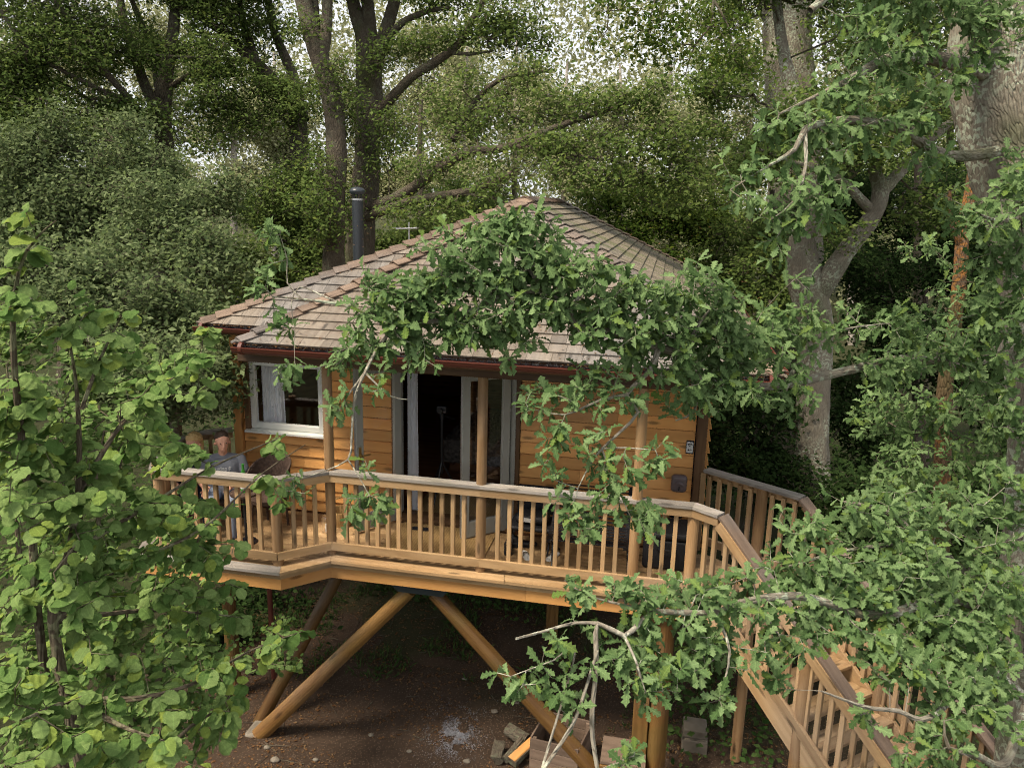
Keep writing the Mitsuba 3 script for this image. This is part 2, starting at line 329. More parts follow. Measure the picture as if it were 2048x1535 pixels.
# french door: frame, two leaves swung out
obj('door_frame', join([box3((.315, YW - .03, 0), (.365, YW + .02, 2.16), STAIN), box3((1.895, YW - .03, 0), (1.945, YW + .02, 2.16), STAIN), box3((.315, YW - .03, 2.161), (1.945, YW + .02, 2.21), STAIN)]), 'wood', cabin)
obj('door_lining', join([box3((.366, YW - .02, .08), (.43, YW + .10, 2.15)), box3((1.83, YW - .02, .08), (1.894, YW + .10, 2.15)), box3((.43, YW - .02, 2.09), (1.83, YW + .10, 2.155))])[:2], 'sage_paint', cabin)
obj('threshold', prism([(-.11, 0), (.10, 0), (.10, .075), (-.03, .075), (-.11, .035)], (.366, YW + .01, .005), (1.894, YW + .01, .005), (0, 1, 0), STAIN), 'wood', cabin)
def door_leaf(hx, fx, fy, handle):
    h, f = V3(hx, YW - .05, 0), V3(fx, fy, 0)
    d = unit(f - h); L = np.linalg.norm(f - h); at = lambda s, z: h + d * s + V3(0, 0, z)
    n = np.cross(d, [0, 0, 1.0])
    leaf = obj('door_leaf', join([beam(at(.05, .03), at(.05, 2.06), .10, .05, side=d), beam(at(L - .05, .03), at(L - .05, 2.06), .10, .05, side=d), beam(at(.10, .13), at(L - .10, .13), .05, .20, side=n), beam(at(.10, 2.01), at(L - .10, 2.01), .05, .10, side=n)])[:2], 'sage_paint', cabin)
    obj('pane', (np.array([at(.10, .23), at(L - .10, .23), at(L - .10, 1.96), at(.10, 1.96)]), np.array([[0, 1, 2], [0, 2, 3]])), 'pane_glass', leaf)
    obj('edge_strip', beam(at(L + .004, .06), at(L + .004, 2.02), .012, .02, side=d)[:2], 'steel', leaf)
    if handle:
        p = at(L - .045, 1.0)
        obj('handle', join([beam(p + n * .03 + V3(0, 0, -.12), p + n * .03 + V3(0, 0, .10), .035, .012, side=d), beam(p - n * .03 + V3(0, 0, -.12), p - n * .03 + V3(0, 0, .10), .035, .012, side=d), cyl(p - n * .07, p + n * .07, .010, n=8), beam(p + n * .07, p + n * .07 - d * .12, .014, .018), beam(p - n * .07, p - n * .07 - d * .12, .014, .018)])[:2], 'brass', leaf)
    return leaf
door_leaf(.44, .07, .58, True)
door_leaf(1.82, 1.34, .70, False)
# porch posts, beam, eave boards
for px, top in ((.0, 2.2), (1.751, 2.2), (3.414, 2.2)):
    obj('porch_post', cyl((px, 0, -.005), (px, 0, top), .056, .054, n=18, kind=POST, wob=.05, rings=9), 'wood', cabin, smooth=False)
obj('porch_beam', box3((-1.02, -.06, 2.2), (4.16, .06, 2.34), STAIN), 'wood', cabin)
obj('porch_beam', beam((-.96, .065, 2.27), (-.96, YW - .06, 2.27), .12, .14, STAIN), 'wood', cabin)
obj('porch_beam', beam((4.10, .065, 2.27), (4.10, YW - .06, 2.27), .12, .14, STAIN), 'wood', cabin)

# ------------------------------------------------------------------ roof
ZE = 2.453
A1, A2 = V3(1.62, 2.757, 4.007), V3(1.62, 6.239, 4.007)
PN = V3(1.60, 2.60, 3.955)
PL, PR = V3(-.894, -.252, ZE), V3(4.685, -.252, ZE)
ML, MB, RB = V3(-2.009, .819, ZE), V3(-2.009, 8.177, ZE), V3(4.685, 8.177, ZE)
MLi, PLi = V3(1.2, .819, ZE), V3(-.894, .819, ZE)
planes = [('P', [PL, PR, A1, PN], SHING), ('M', [ML, V3(.9, .819, ZE), A1], SHING), ('S', [PLi, PL, PN], SHING), ('R', [PR, RB, A2, A1], MOSS), ('L', [MB, ML, A1, A2], SHING), ('B', [RB, MB, A2], SHING)]
roof = obj('roof', join([(lambda p: (p, np.array([[0, i, i + 1] for i in range(1, len(p) - 1)]), np.tile([[1., 4 * STAIN + .5]], (len(p), 1))))(np.array(pts) - [0, 0, .012]) for _, pts, _ in planes]
                        + [slab(Polygon([(PL[0], PL[1]), (PR[0], PR[1]), (RB[0], RB[1]), (MB[0], MB[1]), (ML[0], ML[1]), (PLi[0], PLi[1])]), ZE - .035, ZE - .016, STAIN)]), 'wood', cabin)
tiles = []
for nm, pts, kind in planes:
    o, e = pts[0], unit(pts[1] - pts[0])
    nrm = unit(np.cross(pts[1] - pts[0], pts[2] - pts[0])); nrm = nrm if nrm[2] > 0 else -nrm
    upv = unit(np.cross(nrm, e)); upv = upv if upv[2] > 0 else -upv
    P2 = Polygon([((p - o) @ e, (p - o) @ upv) for p in pts]).buffer(0)
    ex, n_row = .152, 0
    t = -.03
    while t < P2.bounds[3]:
        s = P2.bounds[0] - .15 * rng.random()
        hs = None
        while s < P2.bounds[2]:
            w = .09 + .17 * rng.random()
            poly = sbox(s + .002, t, s + w - .002, t + ex * 1.25).intersection(P2.buffer(.03, join_style=2) if t < 0 else P2)
            if poly.geom_type == 'Polygon' and poly.area > .0015:
                c = np.array(poly.exterior.coords)[:-1]
                if Polygon(c).exterior.is_ccw is False: c = c[::-1]
                j = .004 * rng.random()
                hh = .031 - .022 * np.clip((c[:, 1] - t) / (ex * 1.25), 0, 1) + j
                top = o + c[:, :1] * e + c[:, 1:] * upv + nrm * hh[:, None]
                bot = top - nrm * .019
                n = len(c); u0, v0 = kuv(kind, int(rng.integers(199)))
                V = [*top, *bot]; U = [(u0 + 3 + a[1], v0 + .2 + (a[0] - s)) for a in c] * 2
                F = [(0, i, i + 1) for i in range(1, n - 1)]
                for i in range(n):
                    k2 = (i + 1) % n; b = len(V)
                    V += [top[i], bot[i], bot[k2], top[k2]]; U += [(u0 + 3 + c[i][1], v0 + .2 + c[i][0] - s)] * 2 + [(u0 + 3 + c[k2][1], v0 + .2 + c[k2][0] - s)] * 2
                    F += [(b, b + 1, b + 2), (b, b + 2, b + 3)]
                seen = nm in 'PMR' and not (nm == 'M' and (o + (s + w / 2) * e + t * upv)[0] > .9)
                dist = np.linalg.norm(top.mean(0) - CAM[0]) + (0 if seen else 100)
                tiles.append((dist - 2.0 * (nm != 'R'), (np.array(V), np.array(F), np.array(U))))
            s += w
        t += ex; n_row += 1
tiles.sort(key=lambda a: a[0])
for _, m in tiles[:300]: obj('shingle', m, 'wood', roof)
tag(obj('shingle_courses', join([m for _, m in tiles[300:]]), 'wood', roof), 'remaining courses of wooden roof shingles', kind='stuff')
m = 420; c = PL + (PR - PL) * rng.random((m, 1)); c = c + (V3(*PN) - PL - V3(2.5, 0, 0)) * [0, 1, 1] * (rng.random((m, 1)) ** 1.8) * .9; c = c + V3(0, 0, .045)
a = rng.normal(size=(m, 3)) * [1, 1, .4]; a /= np.linalg.norm(a, axis=1, keepdims=True); b = np.cross(a, [0, 0, 1.]) * .011; a *= .034 * (.5 + .7 * rng.random((m, 1)))
tag(obj('fallen_leaves', (np.stack([c - a * .5, c + b, c + a * .5, c - b], 1).reshape(-1, 3), (np.arange(m)[:, None, None] * 4 + np.array([[0, 1, 2], [0, 2, 3]])).reshape(-1, 3)), 'leaf', roof, uv=np.stack([np.repeat(2. * rng.integers(0, 60, m) + .5, 4), np.full(4 * m, 12.1)], 1)), 'small dead leaves lying on the shingles', kind='stuff')
def hip_caps(p0, p1, nl, nr, kind=CRATE):
    L = np.linalg.norm(p1 - p0); t = (p1 - p0) / L; n = int(L / .185)
    for i in range(n):
        a, b = p0 + t * (i * L / n - .01), p0 + t * ((i + 1) * L / n + .03)
        lift = V3(0, 0, .048 + .008 * rng.random())
        parts = []
        for nn in (nl, nr):
            d = np.cross(nn, t); d = d if d[2] < 0 else -d
            k = int(rng.integers(199)); w = .115 + .01 * rng.random()
            q0, q1 = a + lift + nn * .016, b + lift * .62 + nn * .002
            V = np.array([q0, q0 + d * w, q1 + d * w, q1]); V2 = V - nn * .014
            u0, v0 = kuv(kind, k); VV = np.vstack([V, V2]); F = []
            for qd in ((0, 1, 2, 3), (4, 7, 6, 5), (0, 4, 5, 1), (1, 5, 6, 2), (2, 6, 7, 3), (3, 7, 4, 0)):
                F += [(qd[0], qd[1], qd[2]), (qd[0], qd[2], qd[3])]
            parts.append((VV, np.array(F), np.tile(np.array([[u0 + 2, v0 + .3], [u0 + 2, v0 + .3 + w], [u0 + 2.2, v0 + .3 + w], [u0 + 2.2, v0 + .3]]), (2, 1))))
        obj('ridge_cap', join(parts), 'wood', roof)
def pn(a, b, c):
    n = unit(np.cross(b - a, c - a)); return n if n[2] > 0 else -n
nP, nM, nS, nR, nL, nB = pn(PL, PR, PN), pn(ML, MLi, A1), pn(PLi, PL, PN), pn(PR, RB, A1), pn(MB, ML, A1), pn(RB, MB, A2)
hip_caps(PL, PN, nP, nS); hip_caps(PR, A1, nP, nR); hip_caps(ML, A1, nM, nL); hip_caps(A1, A2, nR, nL); hip_caps(RB, A2, nR, nB); hip_caps(MB, A2, nL, nB)
def gutter(p0, p1, outn):
    p0, p1, o = np.asarray(p0, float), np.asarray(p1, float), unit(outn)
    ang = np.linspace(np.pi, 2 * np.pi, 9); r, r2 = .062, .050
    prof = [(r * math.cos(a), r * math.sin(a)) for a in ang] + [(.07, .006), (.07, .014), (.05, .014)] + [(r2 * math.cos(a), r2 * math.sin(a)) for a in ang[::-1]] + [(-.05, .014), (-.07, .014)]
    t = unit(p1 - p0)
    V, F = [], []
    n = len(prof)
    for e in (p0, p1):
        for a, b in prof: V.append(e + o * (a + .05) + V3(0, 0, b - .03))
    for i in range(n):
        j = (i + 1) % n; F += [(i, j, n + j), (i, n + j, n + i)]
    g = obj('gutter', (np.array(V), np.array(F)), 'gutter_brown', cabin, smooth=40)
    for e, s in ((p0, 1), (p1, -1)):
        obj('joint_collar', cyl(e + o * .05 + t * s * .08 + V3(0, 0, -.032), e + o * .05 + t * s * .12 + V3(0, 0, -.032), .069, n=18)[:2], 'gutter_brown', g)
    L = np.linalg.norm(p1 - p0); m = int(L * 420)
    ctr = p0 + t * (rng.random((m, 1)) * L) + o * (.05 + rng.normal(0, .012, (m, 1))) + V3(0, 0, -.012)
    d = rng.normal(size=(m, 3)); d[:, 2] = abs(d[:, 2]) * .8; d /= np.linalg.norm(d, axis=1, keepdims=True); w = np.cross(d, rng.normal(size=(m, 3))) * .003
    hgt = .048 * (.6 + .5 * rng.random((m, 1)))
    v = np.stack([ctr - w, ctr + w, ctr + d * hgt], 1).reshape(-1, 3)
    tag(obj('brush_bristle', (v, np.arange(len(v)).reshape(-1, 3)), 'black_cloth', g), 'black bristles of the leaf guard in the gutter', kind='stuff')
    m = int(L * 60); c = p0 + t * (rng.random((m, 1)) ** 1 * L) + o * (.05 + rng.normal(0, .025, (m, 1))) + V3(0, 0, .012)
    dens = meshkit.noise(c * 1.7) > .45; c = c[dens]; m = len(c)
    a = rng.normal(size=(m, 3)); a[:, 2] *= .35; a /= np.linalg.norm(a, axis=1, keepdims=True); b = np.cross(a, [0, 0, 1.]) * .010; a *= .028
    v = np.stack([c - a * .5, c + b, c + a * .5, c - b], 1).reshape(-1, 3); k = rng.integers(0, 60, m)
    f = (np.arange(m)[:, None, None] * 4 + np.array([[0, 1, 2], [0, 2, 3]])).reshape(-1, 3)
    tag(obj('leaf_litter', (v, f), 'leaf', g, uv=np.stack([np.repeat(2. * k + .5, 4), np.full(4 * m, 12.1)], 1)), 'dead brown leaves caught in the gutter', kind='stuff')
for a, b, o in ((PL + V3(-.02, 0, 0), PR, (0, -1, 0)), (V3(*ML) + V3(-.05, 0, 0), PLi + V3(-.1, 0, 0), (0, -1, 0)), (PLi, PL + V3(0, .09, 0), (-1, 0, 0)), (MB, ML + V3(0, .09, 0), (-1, 0, 0)), (PR + V3(0, .09, 0), RB, (1, 0, 0))):
    gutter(a + V3(0, 0, -.02), b + V3(0, 0, -.02), o)
obj('eave_board', join([beam(PL + V3(.03, .02, -.085), PR + V3(-.03, .02, -.085), .02, .1, STAIN), beam(ML + V3(.03, .02, -.085), PLi + V3(-.02, .02, -.085), .02, .1, STAIN), beam(PL + V3(.02, .04, -.085), PLi + V3(.02, 0, -.085), .02, .1, STAIN)]), 'wood', cabin)
obj('downpipe', cyl((-1.32, .9, -.25), (-1.32, .9, -2.4), .034, n=14)[:2], 'gutter_brown', cabin, smooth=40)
# flue and aerial
fl = V3(-1.33, 4.2, 0)
flue = obj('flue', cyl(fl + V3(0, 0, 2.5), fl + V3(0, 0, 3.98), .088, n=28)[:2], 'flue_black', cabin, smooth=40)
obj('cap', revolve([(0, 4.045), (.07, 4.04), (.105, 4.05), (.125, 4.085), (.12, 4.115), (.085, 4.15), (.0, 4.165)], fl, 28), 'flue_black', flue, smooth=40)
obj('cage', join([cyl(fl + V3(.072 * math.cos(a), .072 * math.sin(a), 3.98), fl + V3(.072 * math.cos(a), .072 * math.sin(a), 4.06), .008, n=6) for a in np.arange(10) * .628])[:2], 'black_gloss', flue)
obj('band', cyl(fl + V3(0, 0, 3.955), fl + V3(0, 0, 3.985), .092, n=28)[:2], 'steel', flue, smooth=40)
aer = thing('roof_aerial', 'small flat grey television aerial on a thin mast behind the roof hip', 'aerial')
az = V3(-.24, 3.5, 0)
obj('mast', cyl(az + V3(0, 0, 2.8), az + V3(0, 0, 3.66), .010, n=8)[:2], 'steel', aer)
obj('boom', join([beam(az + V3(-.20, 0, 3.56), az + V3(.12, .0, 3.58), .03, .022)] + [beam(az + V3(-.2 + .06 * i, -.16, 3.575), az + V3(-.2 + .06 * i, .16, 3.575), .008, .008) for i in range(6)])[:2], 'steel', aer)

# ------------------------------------------------------------------ deck
deck = thing('timber_deck', 'raised timber deck with balustrade wrapping the front of the cabin, on log legs', 'deck')
OUT = [(-2.12, -.60), (-.34, -.60), (.07, -.19), (4.06, -.19), (4.18, -.20), (5.20, .52), (4.14, 1.30), (4.14, YW + .02), (-1.86, YW + .02), (-2.34, 1.0), (-2.40, .10)]
outp = Polygon(OUT).buffer(0); house = sbox(XL, YW - .012, XR, 9)
inner = outp.buffer(-.15, join_style=2).difference(house)
lines = [OUT[10], OUT[0], OUT[1], OUT[2], OUT[3]]
def offs(pts, d):
    r = []
    for i, p in enumerate(pts):
        a = unit(np.subtract(p, pts[i - 1])) if i else unit(np.subtract(pts[1], p)); b = unit(np.subtract(pts[i + 1], p)) if i < len(pts) - 1 else a
        na, nb = np.array([-a[1], a[0]]), np.array([-b[1], b[0]]); m = unit(na + nb); r.append(np.array(p) + m * d / max(m @ na, .3))
    return r
edge_in = offs(lines, .15)
for i in range(len(lines) - 1):
    a, b, c, d = np.array(lines[i]), np.array(lines[i + 1]), edge_in[i + 1], edge_in[i]
    L = np.linalg.norm(b - a); n = max(1, round(L / 1.9))
    for j in range(n):
        g = .003
        s0, s1 = j / n + (g / L if j else 0), (j + 1) / n - g / L
        obj('edge_board', slab(Polygon([a + (b - a) * s0, a + (b - a) * s1, d + (c - d) * s1, d + (c - d) * s0]), -.03, .002 + .001 * j, GREY if i < 2 else TAN, swap=(i == 0)), 'wood', deck)
y = -.6
while y < 1.35:
    strip = sbox(-3, y + .003, 6, y + .137).intersection(inner)
    for g in getattr(strip, 'geoms', [strip]):
        if g.is_empty or g.area < .004: continue
        x0, _, x1, _ = g.bounds
        cuts = [x0, x1] if x1 - x0 < 2.4 else [x0, x0 + (x1 - x0) * (.25 + .2 * rng.random()), x0 + (x1 - x0) * (.6 + .15 * rng.random()), x1]
        for c0, c1 in zip(cuts[:-1], cuts[1:]):
            m = slab(g.intersection(sbox(c0 + .002, -3, c1 - .002, 3)), -.03, -.001 + .002 * rng.random(), TAN)
            if m is not None: obj('deck_board', m, 'wood', deck)
    y += .14
fas1, fas2 = offs(lines, .035), offs(lines, .065)
for i in range(len(lines) - 1):
    for f, z0, z1, kd, nm in ((fas1, -.092, -.031, TAN, 'fascia_strip'), (fas2, -.235, -.093, CLAD, 'fascia')):
        a, b = f[i], f[i + 1]; d = unit(b - a); n = V3(-d[1], d[0], 0)
        L = np.linalg.norm(b - a); cuts = [0, L] if L < 2.5 else [0, L * .56, L]
        for c0, c1 in zip(cuts[:-1], cuts[1:]):
            p0, p1 = a + d * (c0 + (.002 if c0 else 0)), a + d * c1
            obj(nm, prism([(0, z0), (.03, z0), (.03, z1), (0, z1)], (*p0, 0), (*p1, 0), n, kd), 'wood', deck)
for x in np.arange(-1.9, 4.2, .45):
    yb = -.45 if x < -.4 else -.05
    obj('joist', beam((x, yb, -.14), (x, 7.5, -.14), .05, .18, STAIN), 'wood', deck)
for yy in (.28, 2.6, 5.5):
    obj('cross_beam', beam((-1.7, yy, -.34), (4.0, yy, -.34), .12, .2, STAIN), 'wood', deck)
# balustrade
rail = obj('balustrade', beam((4.13, 1.13, .02), (4.13, 1.13, .98), .06, .06, TAN), 'wood', deck)
balu = [(i * 0.0, 0) for i in range(0)]
bproto = beam((0, 0, .045), (0, 0, .945), .045, .042, TAN, side=(1, 0, 0))
def baluster(pos, ang, dz=0., parent=None):
    key = numbered(parent + '__baluster')
    m = beam((0, 0, .045), (0, 0, .945), .045, .042, TAN, side=(1, 0, 0)) if len(bcache) < 14 else None
    if m is not None: bcache.append(mikit.ply(m[:2], 'wood', uv=m[2]))
    scene[key] = {**bcache[int(rng.integers(len(bcache)))], 'to_world': T().translate([float(pos[0]), float(pos[1]), float(pos[2] if len(pos) > 2 else 0) + dz]).rotate([0, 0, 1], math.degrees(ang))}
bcache = []
def rail_run(pts, capk=GREY, out=1, first=True, posts=()):
    """pts: plan points of the rail line; outside is to the right of travel when out=1."""
    pts = [np.array(p, float) for p in pts]
    capO, capI = offs(pts, -.085 * out), offs(pts, .045 * out)
    bo = offs(pts, -.05 * out); bb = offs(pts, -.05 * out)
    for i in range(len(pts) - 1):
        a, b = pts[i], pts[i + 1]; d = unit(b - a); L = np.linalg.norm(b - a); n = V3(-d[1], d[0], 0) * -out
        obj('hand_rail', slab(Polygon([capO[i], capO[i + 1], capI[i + 1], capI[i]]).buffer(-.0008), .985, 1.018, capk, swap=abs(d[1]) > .7), 'wood', rail)
        for z0, z1, nm in ((.895, .984, 'upper_rail'), (.075, .165, 'lower_rail')):
            p0, p1 = bo[i], bo[i + 1]
            obj(nm, prism([(-.02, z0), (.02, z0), (.02, z1), (-.02, z1)], (*p0, 0), (*p1, 0), n, TAN), 'wood', rail)
        m = int(round(L / .124)); 
        for j in range(m):
            s = (j + .5) / m * L; p = a + d * s - n[:2] * .0
            p = a + d * s + n[:2] * .006
            if any(np.hypot(*(p - np.array(q))) < .075 for q in posts): continue
            baluster(p, math.atan2(d[1], d[0]) + rng.normal(0, .02), parent=rail)
PA, PB_, PC, PD = (0, 0), (-.456, -.40), (4.0, 0), (-1.87, -.41)
allposts = [PA, (1.751, 0), (3.414, 0), PB_, PC, PD]
rail_run([(-1.86, 1.13), (-2.22, .86), (-2.24, .2), PD, PB_, PA, (1.751, 0), (3.414, 0), PC, (4.26, -.19)], out=1, posts=allposts)
for p, top in ((PB_, .99), (PC, .985), (PD, 1.06), ((-2.24, .2), .985)):
    obj('rail_post', cyl((p[0], p[1], -.24), (p[0], p[1], top), .058, n=18, kind=POST, wob=.05, rings=7), 'wood', rail)
rail_run([(5.12, .50), (4.15, 1.16)], out=1, capk=GREY, posts=[(4.75, .75)])
obj('rail_post', cyl((4.75, .75, -2.45), (4.75, .75, .985), .062, n=18, kind=POST, wob=.05, rings=9), 'wood', rail)
# legs
plate = obj('steel_plate', man_mesh(m3.CrossSection([[(.76, -.30), (.84, -.36), (1.36, -.36), (1.42, -.28), (1.36, -.22), (.80, -.22)]]).extrude(.40).rotate((90, 0, 0)).translate((-.02, .34, .015))), 'plate_green', deck)
LEGS = [((.92, .06, -.37), (-1.02, -.12, -2.52), .082, .10), ((1.20, .06, -.37), (3.32, .0, -2.52), .082, .10), ((-.05, .75, -.25), (-1.12, .12, -2.52), .07, .085), ((-1.68, .5, -.25), (-1.66, .5, -2.52), .085, .09),
        ((3.80, .05, -.2), (3.80, .05, -2.55), .10, .11), ((2.2, 2.9, -.25), (2.2, 2.9, -2.6), .09, .09), ((-1.4, 5.5, -.25), (-1.4, 5.5, -2.6), .09, .09), ((3.6, 5.5, -.25), (3.6, 5.5, -2.6), .09, .09)]
for a, b, r0, r1 in LEGS: obj('log_leg', cyl(a, b, r0, r1, n=20, kind=GOLD, wob=.10, rings=14), 'wood', deck, smooth=False)
obj('post_plank', box3((3.52, -.02, -2.0), (3.69, .06, -.24), GOLD), 'wood', deck)
for i in range(3):
    obj('footing_board', box3((3.20, -.26, -2.47 + .15 * i), (3.68, -.225 + .01 * (i == 2), -2.325 + .15 * i), GOLD), 'wood', deck)
obj('footing_top', prism([(-.22, 0), (.22, 0), (.22, .03), (-.22, .03)], (3.2, -.02, -2.015), (3.69, -.02, -2.015), (0, 1, 0), CRATE), 'wood', deck)
obj('footing_side', join([box3((3.2, -.224, -2.47), (3.23, .20, -2.02), GOLD), box3((3.66, -.224, -2.47), (3.69, .20, -2.02), GOLD)]), 'wood', deck)
ft = [man_mesh(rbox((-1.15, -.22, -2.60), (-.93, .12, -2.42), .05))]
obj('footing_pad', ft[0], 'stone', deck)

# ------------------------------------------------------------------ staircase
stair = thing('staircase', 'open timber staircase with slatted balustrades descending from the deck into the oak leaves', 'staircase')
sd = unit(V3(.76, -.65, 0)); SL = .80
def sp(o, s, z=0.): return V3(o[0], o[1], 0) + sd * s + V3(0, 0, z - SL * s)
NB, FB = (4.27, -.21), (5.13, .50); LN = 3.05
sn = unit(np.cross(sd, [0, 0, 1.]))
for o, sgn, nm in ((NB, 1, 'near'), (FB, -1, 'far')):
    sideo = unit(V3(NB[0] - FB[0], NB[1] - FB[1], 0)) * sgn
    obj('stringer', prism([(-.024, -.13), (.024, -.13), (.024, .12), (-.024, .12)], sp(o, -.02, -.10), sp(o, LN, -.10), sideo, TAN), 'wood', stair)
    obj('hand_rail', prism([(-.065, -.016), (.065, -.016), (.065, .016), (-.065, .016)], sp(o, .0, 1.0), sp(o, LN, 1.0), sideo, CRATE), 'wood', stair)
    obj('upper_rail', prism([(-.02, -.055), (.02, -.055), (.02, .055), (-.02, .055)], sp(o, .0, .915) + sideo * .05, sp(o, LN, .915) + sideo * .05, sideo, TAN), 'wood', stair)
    obj('lower_rail', prism([(-.02, -.05), (.02, -.05), (.02, .05), (-.02, .05)], sp(o, .0, .12) + sideo * .05, sp(o, LN, .12) + sideo * .05, sideo, TAN), 'wood', stair)
    for j in range(int(LN / .115)):
        s = .07 + j * .115; q0 = sp(o, s)
        baluster(q0, math.atan2(sd[1], sd[0]), dz=0, parent=stair)
    for s in (1.05, 2.2):
        q0 = sp(o, s); obj('newel_post', cyl((q0[0], q0[1], -2.5), (q0[0], q0[1], q0[2] + .97), .058, n=18, kind=POST, wob=.05, rings=7), 'wood', stair)
fx = V3(FB[0] - NB[0], FB[1] - NB[1], 0)
for i in range(12):
    s = .12 + i * .24; a = sp(NB, s, -.06); a[2] = -.19 * (i + 1)
    for off in (0, .125):
        obj('tread', beam(a + sd * off + fx * .03, a + sd * off + fx * .97, .12, .036, TAN), 'wood', stair)

# ------------------------------------------------------------------ props on the deck and inside
def mat_mesh(pts, z0, z1): return slab(Polygon(pts), z0, z1, TAN)[:2]
t_ = obj('doormat', mat_mesh([(.50, .26), (1.72, .26), (1.72, 1.03), (.50, 1.03)], .004, .017), 'coir'); tag(t_, 'woven tan coir mat on the deck in front of the open door', 'doormat')
t_ = obj('floor_mat', mat_mesh([(.5, YW + .14), (1.8, YW + .14), (1.8, 2.55), (.5, 2.55)], .006, .02), 'coir'); tag(t_, 'woven tan mat just inside the cabin door', 'mat')
def curtain(name, x0, x1, y, z0, z1, label, lean=0.):
    n = 60; s = np.linspace(0, 1, n); V = []
    for z, w in ((z0, 1.0), ((z0 + z1) / 2, .96), (z1, .9)):
        xx = x0 + (x1 - x0) * s * w + lean * (z - z0); yy = y + .028 * np.sin(s * 40) * (1.15 - .3 * (z - z0)) + .012 * np.sin(s * 17 + z)
        V.append(np.stack([xx, yy, np.full(n, z)], 1))
    v = np.vstack(V + [a + [0, .004, 0] for a in V]); F = []
    for off, fl in ((0, 0), (3 * n, 1)):
        for r in range(2):
            for i in range(n - 1):
                a = off + r * n + i; f = [(a, a + 1, a + n + 1), (a, a + n + 1, a + n)]
                F += [x[::-1] for x in f] if fl else f
    tag(obj(name, (v, np.array(F)), 'curtain_cloth', smooth=True), label, 'curtain')
curtain('curtain', -1.52, -1.20, YW + .14, .85, 2.0, 'pale grey curtain gathered inside the left part of the window')
curtain('curtain', .455, .60, YW + .17, .06, 2.2, 'white curtain hanging inside the left side of the door opening')
curtain('curtain', 1.70, 1.80, YW + .17, .06, 2.2, 'white curtain hanging inside the right side of the door opening')
bed = thing('bed', 'low bed inside the cabin under a shaggy grey throw, seen through the door', 'bed')
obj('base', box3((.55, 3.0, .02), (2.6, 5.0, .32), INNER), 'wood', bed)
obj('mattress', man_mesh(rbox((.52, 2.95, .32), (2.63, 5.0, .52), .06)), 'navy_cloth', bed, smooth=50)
m = 9000; c = np.stack([.5 + 2.1 * rng.random(m), 2.9 + 1.6 * rng.random(m), np.full(m, .54)], 1); fr = rng.random(m) < .3
c[fr, 1] = 2.93; c[fr, 2] = .2 + .34 * rng.random(fr.sum())
d = rng.normal(size=(m, 3)) * [1, 1, .4] + np.where(fr[:, None], [0, -.8, .0], [0, 0, .7]); d /= np.linalg.norm(d, axis=1, keepdims=True); w = np.cross(d, rng.normal(size=(m, 3))); w *= .008 / np.linalg.norm(w, axis=1, keepdims=True)
thr = obj('throw', join([box3((.48, 2.9, .525), (2.62, 4.5, .55)), box3((.48, 2.9, .2), (2.62, 2.925, .525))])[:2], 'fur', bed)
tag(obj('fur_strand', (np.stack([c - w, c + w, c + d * .06], 1).reshape(-1, 3), np.arange(3 * m).reshape(-1, 3)), 'fur', thr), 'shaggy strands of the throw', kind='stuff')
tri = thing('tripod', 'black camera on a tripod standing inside the open doorway', 'tripod')
tb = V3(.80, 1.72, 0)
obj('column', cyl(tb + V3(0, 0, .45), tb + V3(0, 0, 1.22), .018, n=10)[:2], 'black_gloss', tri)
for a in (.4, 2.5, 4.6): obj('leg', cyl(tb + V3(0, 0, .62), tb + V3(.30 * math.cos(a), .30 * math.sin(a), .022), .013, n=8)[:2], 'black_gloss', tri)
obj('head', join([cyl(tb + V3(0, 0, 1.2), tb + V3(0, 0, 1.28), .03, n=12), cyl(tb + V3(0, .02, 1.25), tb + V3(.12, .18, 1.16), .008, n=8)])[:2], 'black_gloss', tri)
cam_ = obj('camera', man_mesh(rbox(tb + V3(-.07, -.035, 1.29), tb + V3(.07, .035, 1.38), .012)), 'black_gloss', tri, smooth=40)
obj('lens', cyl(tb + V3(0, -.035, 1.33), tb + V3(0, -.10, 1.33), .034, n=18)[:2], 'black_gloss', cam_, smooth=40)
obj('screen', box3(tb + V3(.02, -.040, 1.30), tb + V3(.06, -.0355, 1.32))[:2], 'grey_plastic', cam_)
# wall fittings
sw = thing('wall_sign', 'small pale rectangular sign plate on dark backing beside the cabin corner', 'sign')
obj('backing', box3((3.91, YW - .018, 1.185), (4.0, YW - .006, 1.345))[:2], 'black_cloth', sw)
obj('face', man_mesh(m3.CrossSection([[(-.031, -.058), (.031, -.058), (.031, .058), (-.031, .058)]]).offset(.006, m3.JoinType.Round).extrude(.006).rotate((90, 0, 0)).translate((3.953, YW - .018, 1.265))), 'label_white', sw)
obj('print', join([beam((3.925, YW - .0255, 1.303), (3.98, YW - .0255, 1.303), .002, .012), beam((3.935, YW - .0255, 1.29), (3.96, YW - .0255, 1.278), .002, .012), beam((3.932, YW - .0255, 1.232), (3.946, YW - .0255, 1.232), .002, .022), beam((3.952, YW - .0255, 1.232), (3.957, YW - .0255, 1.232), .002, .022), beam((3.963, YW - .0255, 1.236), (3.976, YW - .0255, 1.236), .002, .012)])[:2], 'black_cloth', sw)
wl = thing('wall_lantern', 'rounded grey brown box with a round cover mounted on the cladding', 'wall box')
obj('housing', man_mesh(rbox((3.77, YW - .13, .73), (3.95, YW - .02, .94), .045, 16)), 'grey_plastic', wl, smooth=40)
obj('cover', cyl((3.86, YW - .125, .815), (3.86, YW - .155, .805), .066, .058, n=24)[:2], 'grey_plastic', wl, smooth=40)
obj('slot', beam((3.86, YW - .158, .775), (3.865, YW - .158, .835), .012, .006)[:2], 'black_cloth', wl)
sk = thing('socket_box', 'dark outdoor socket box low on the cladding behind the rail', 'socket')
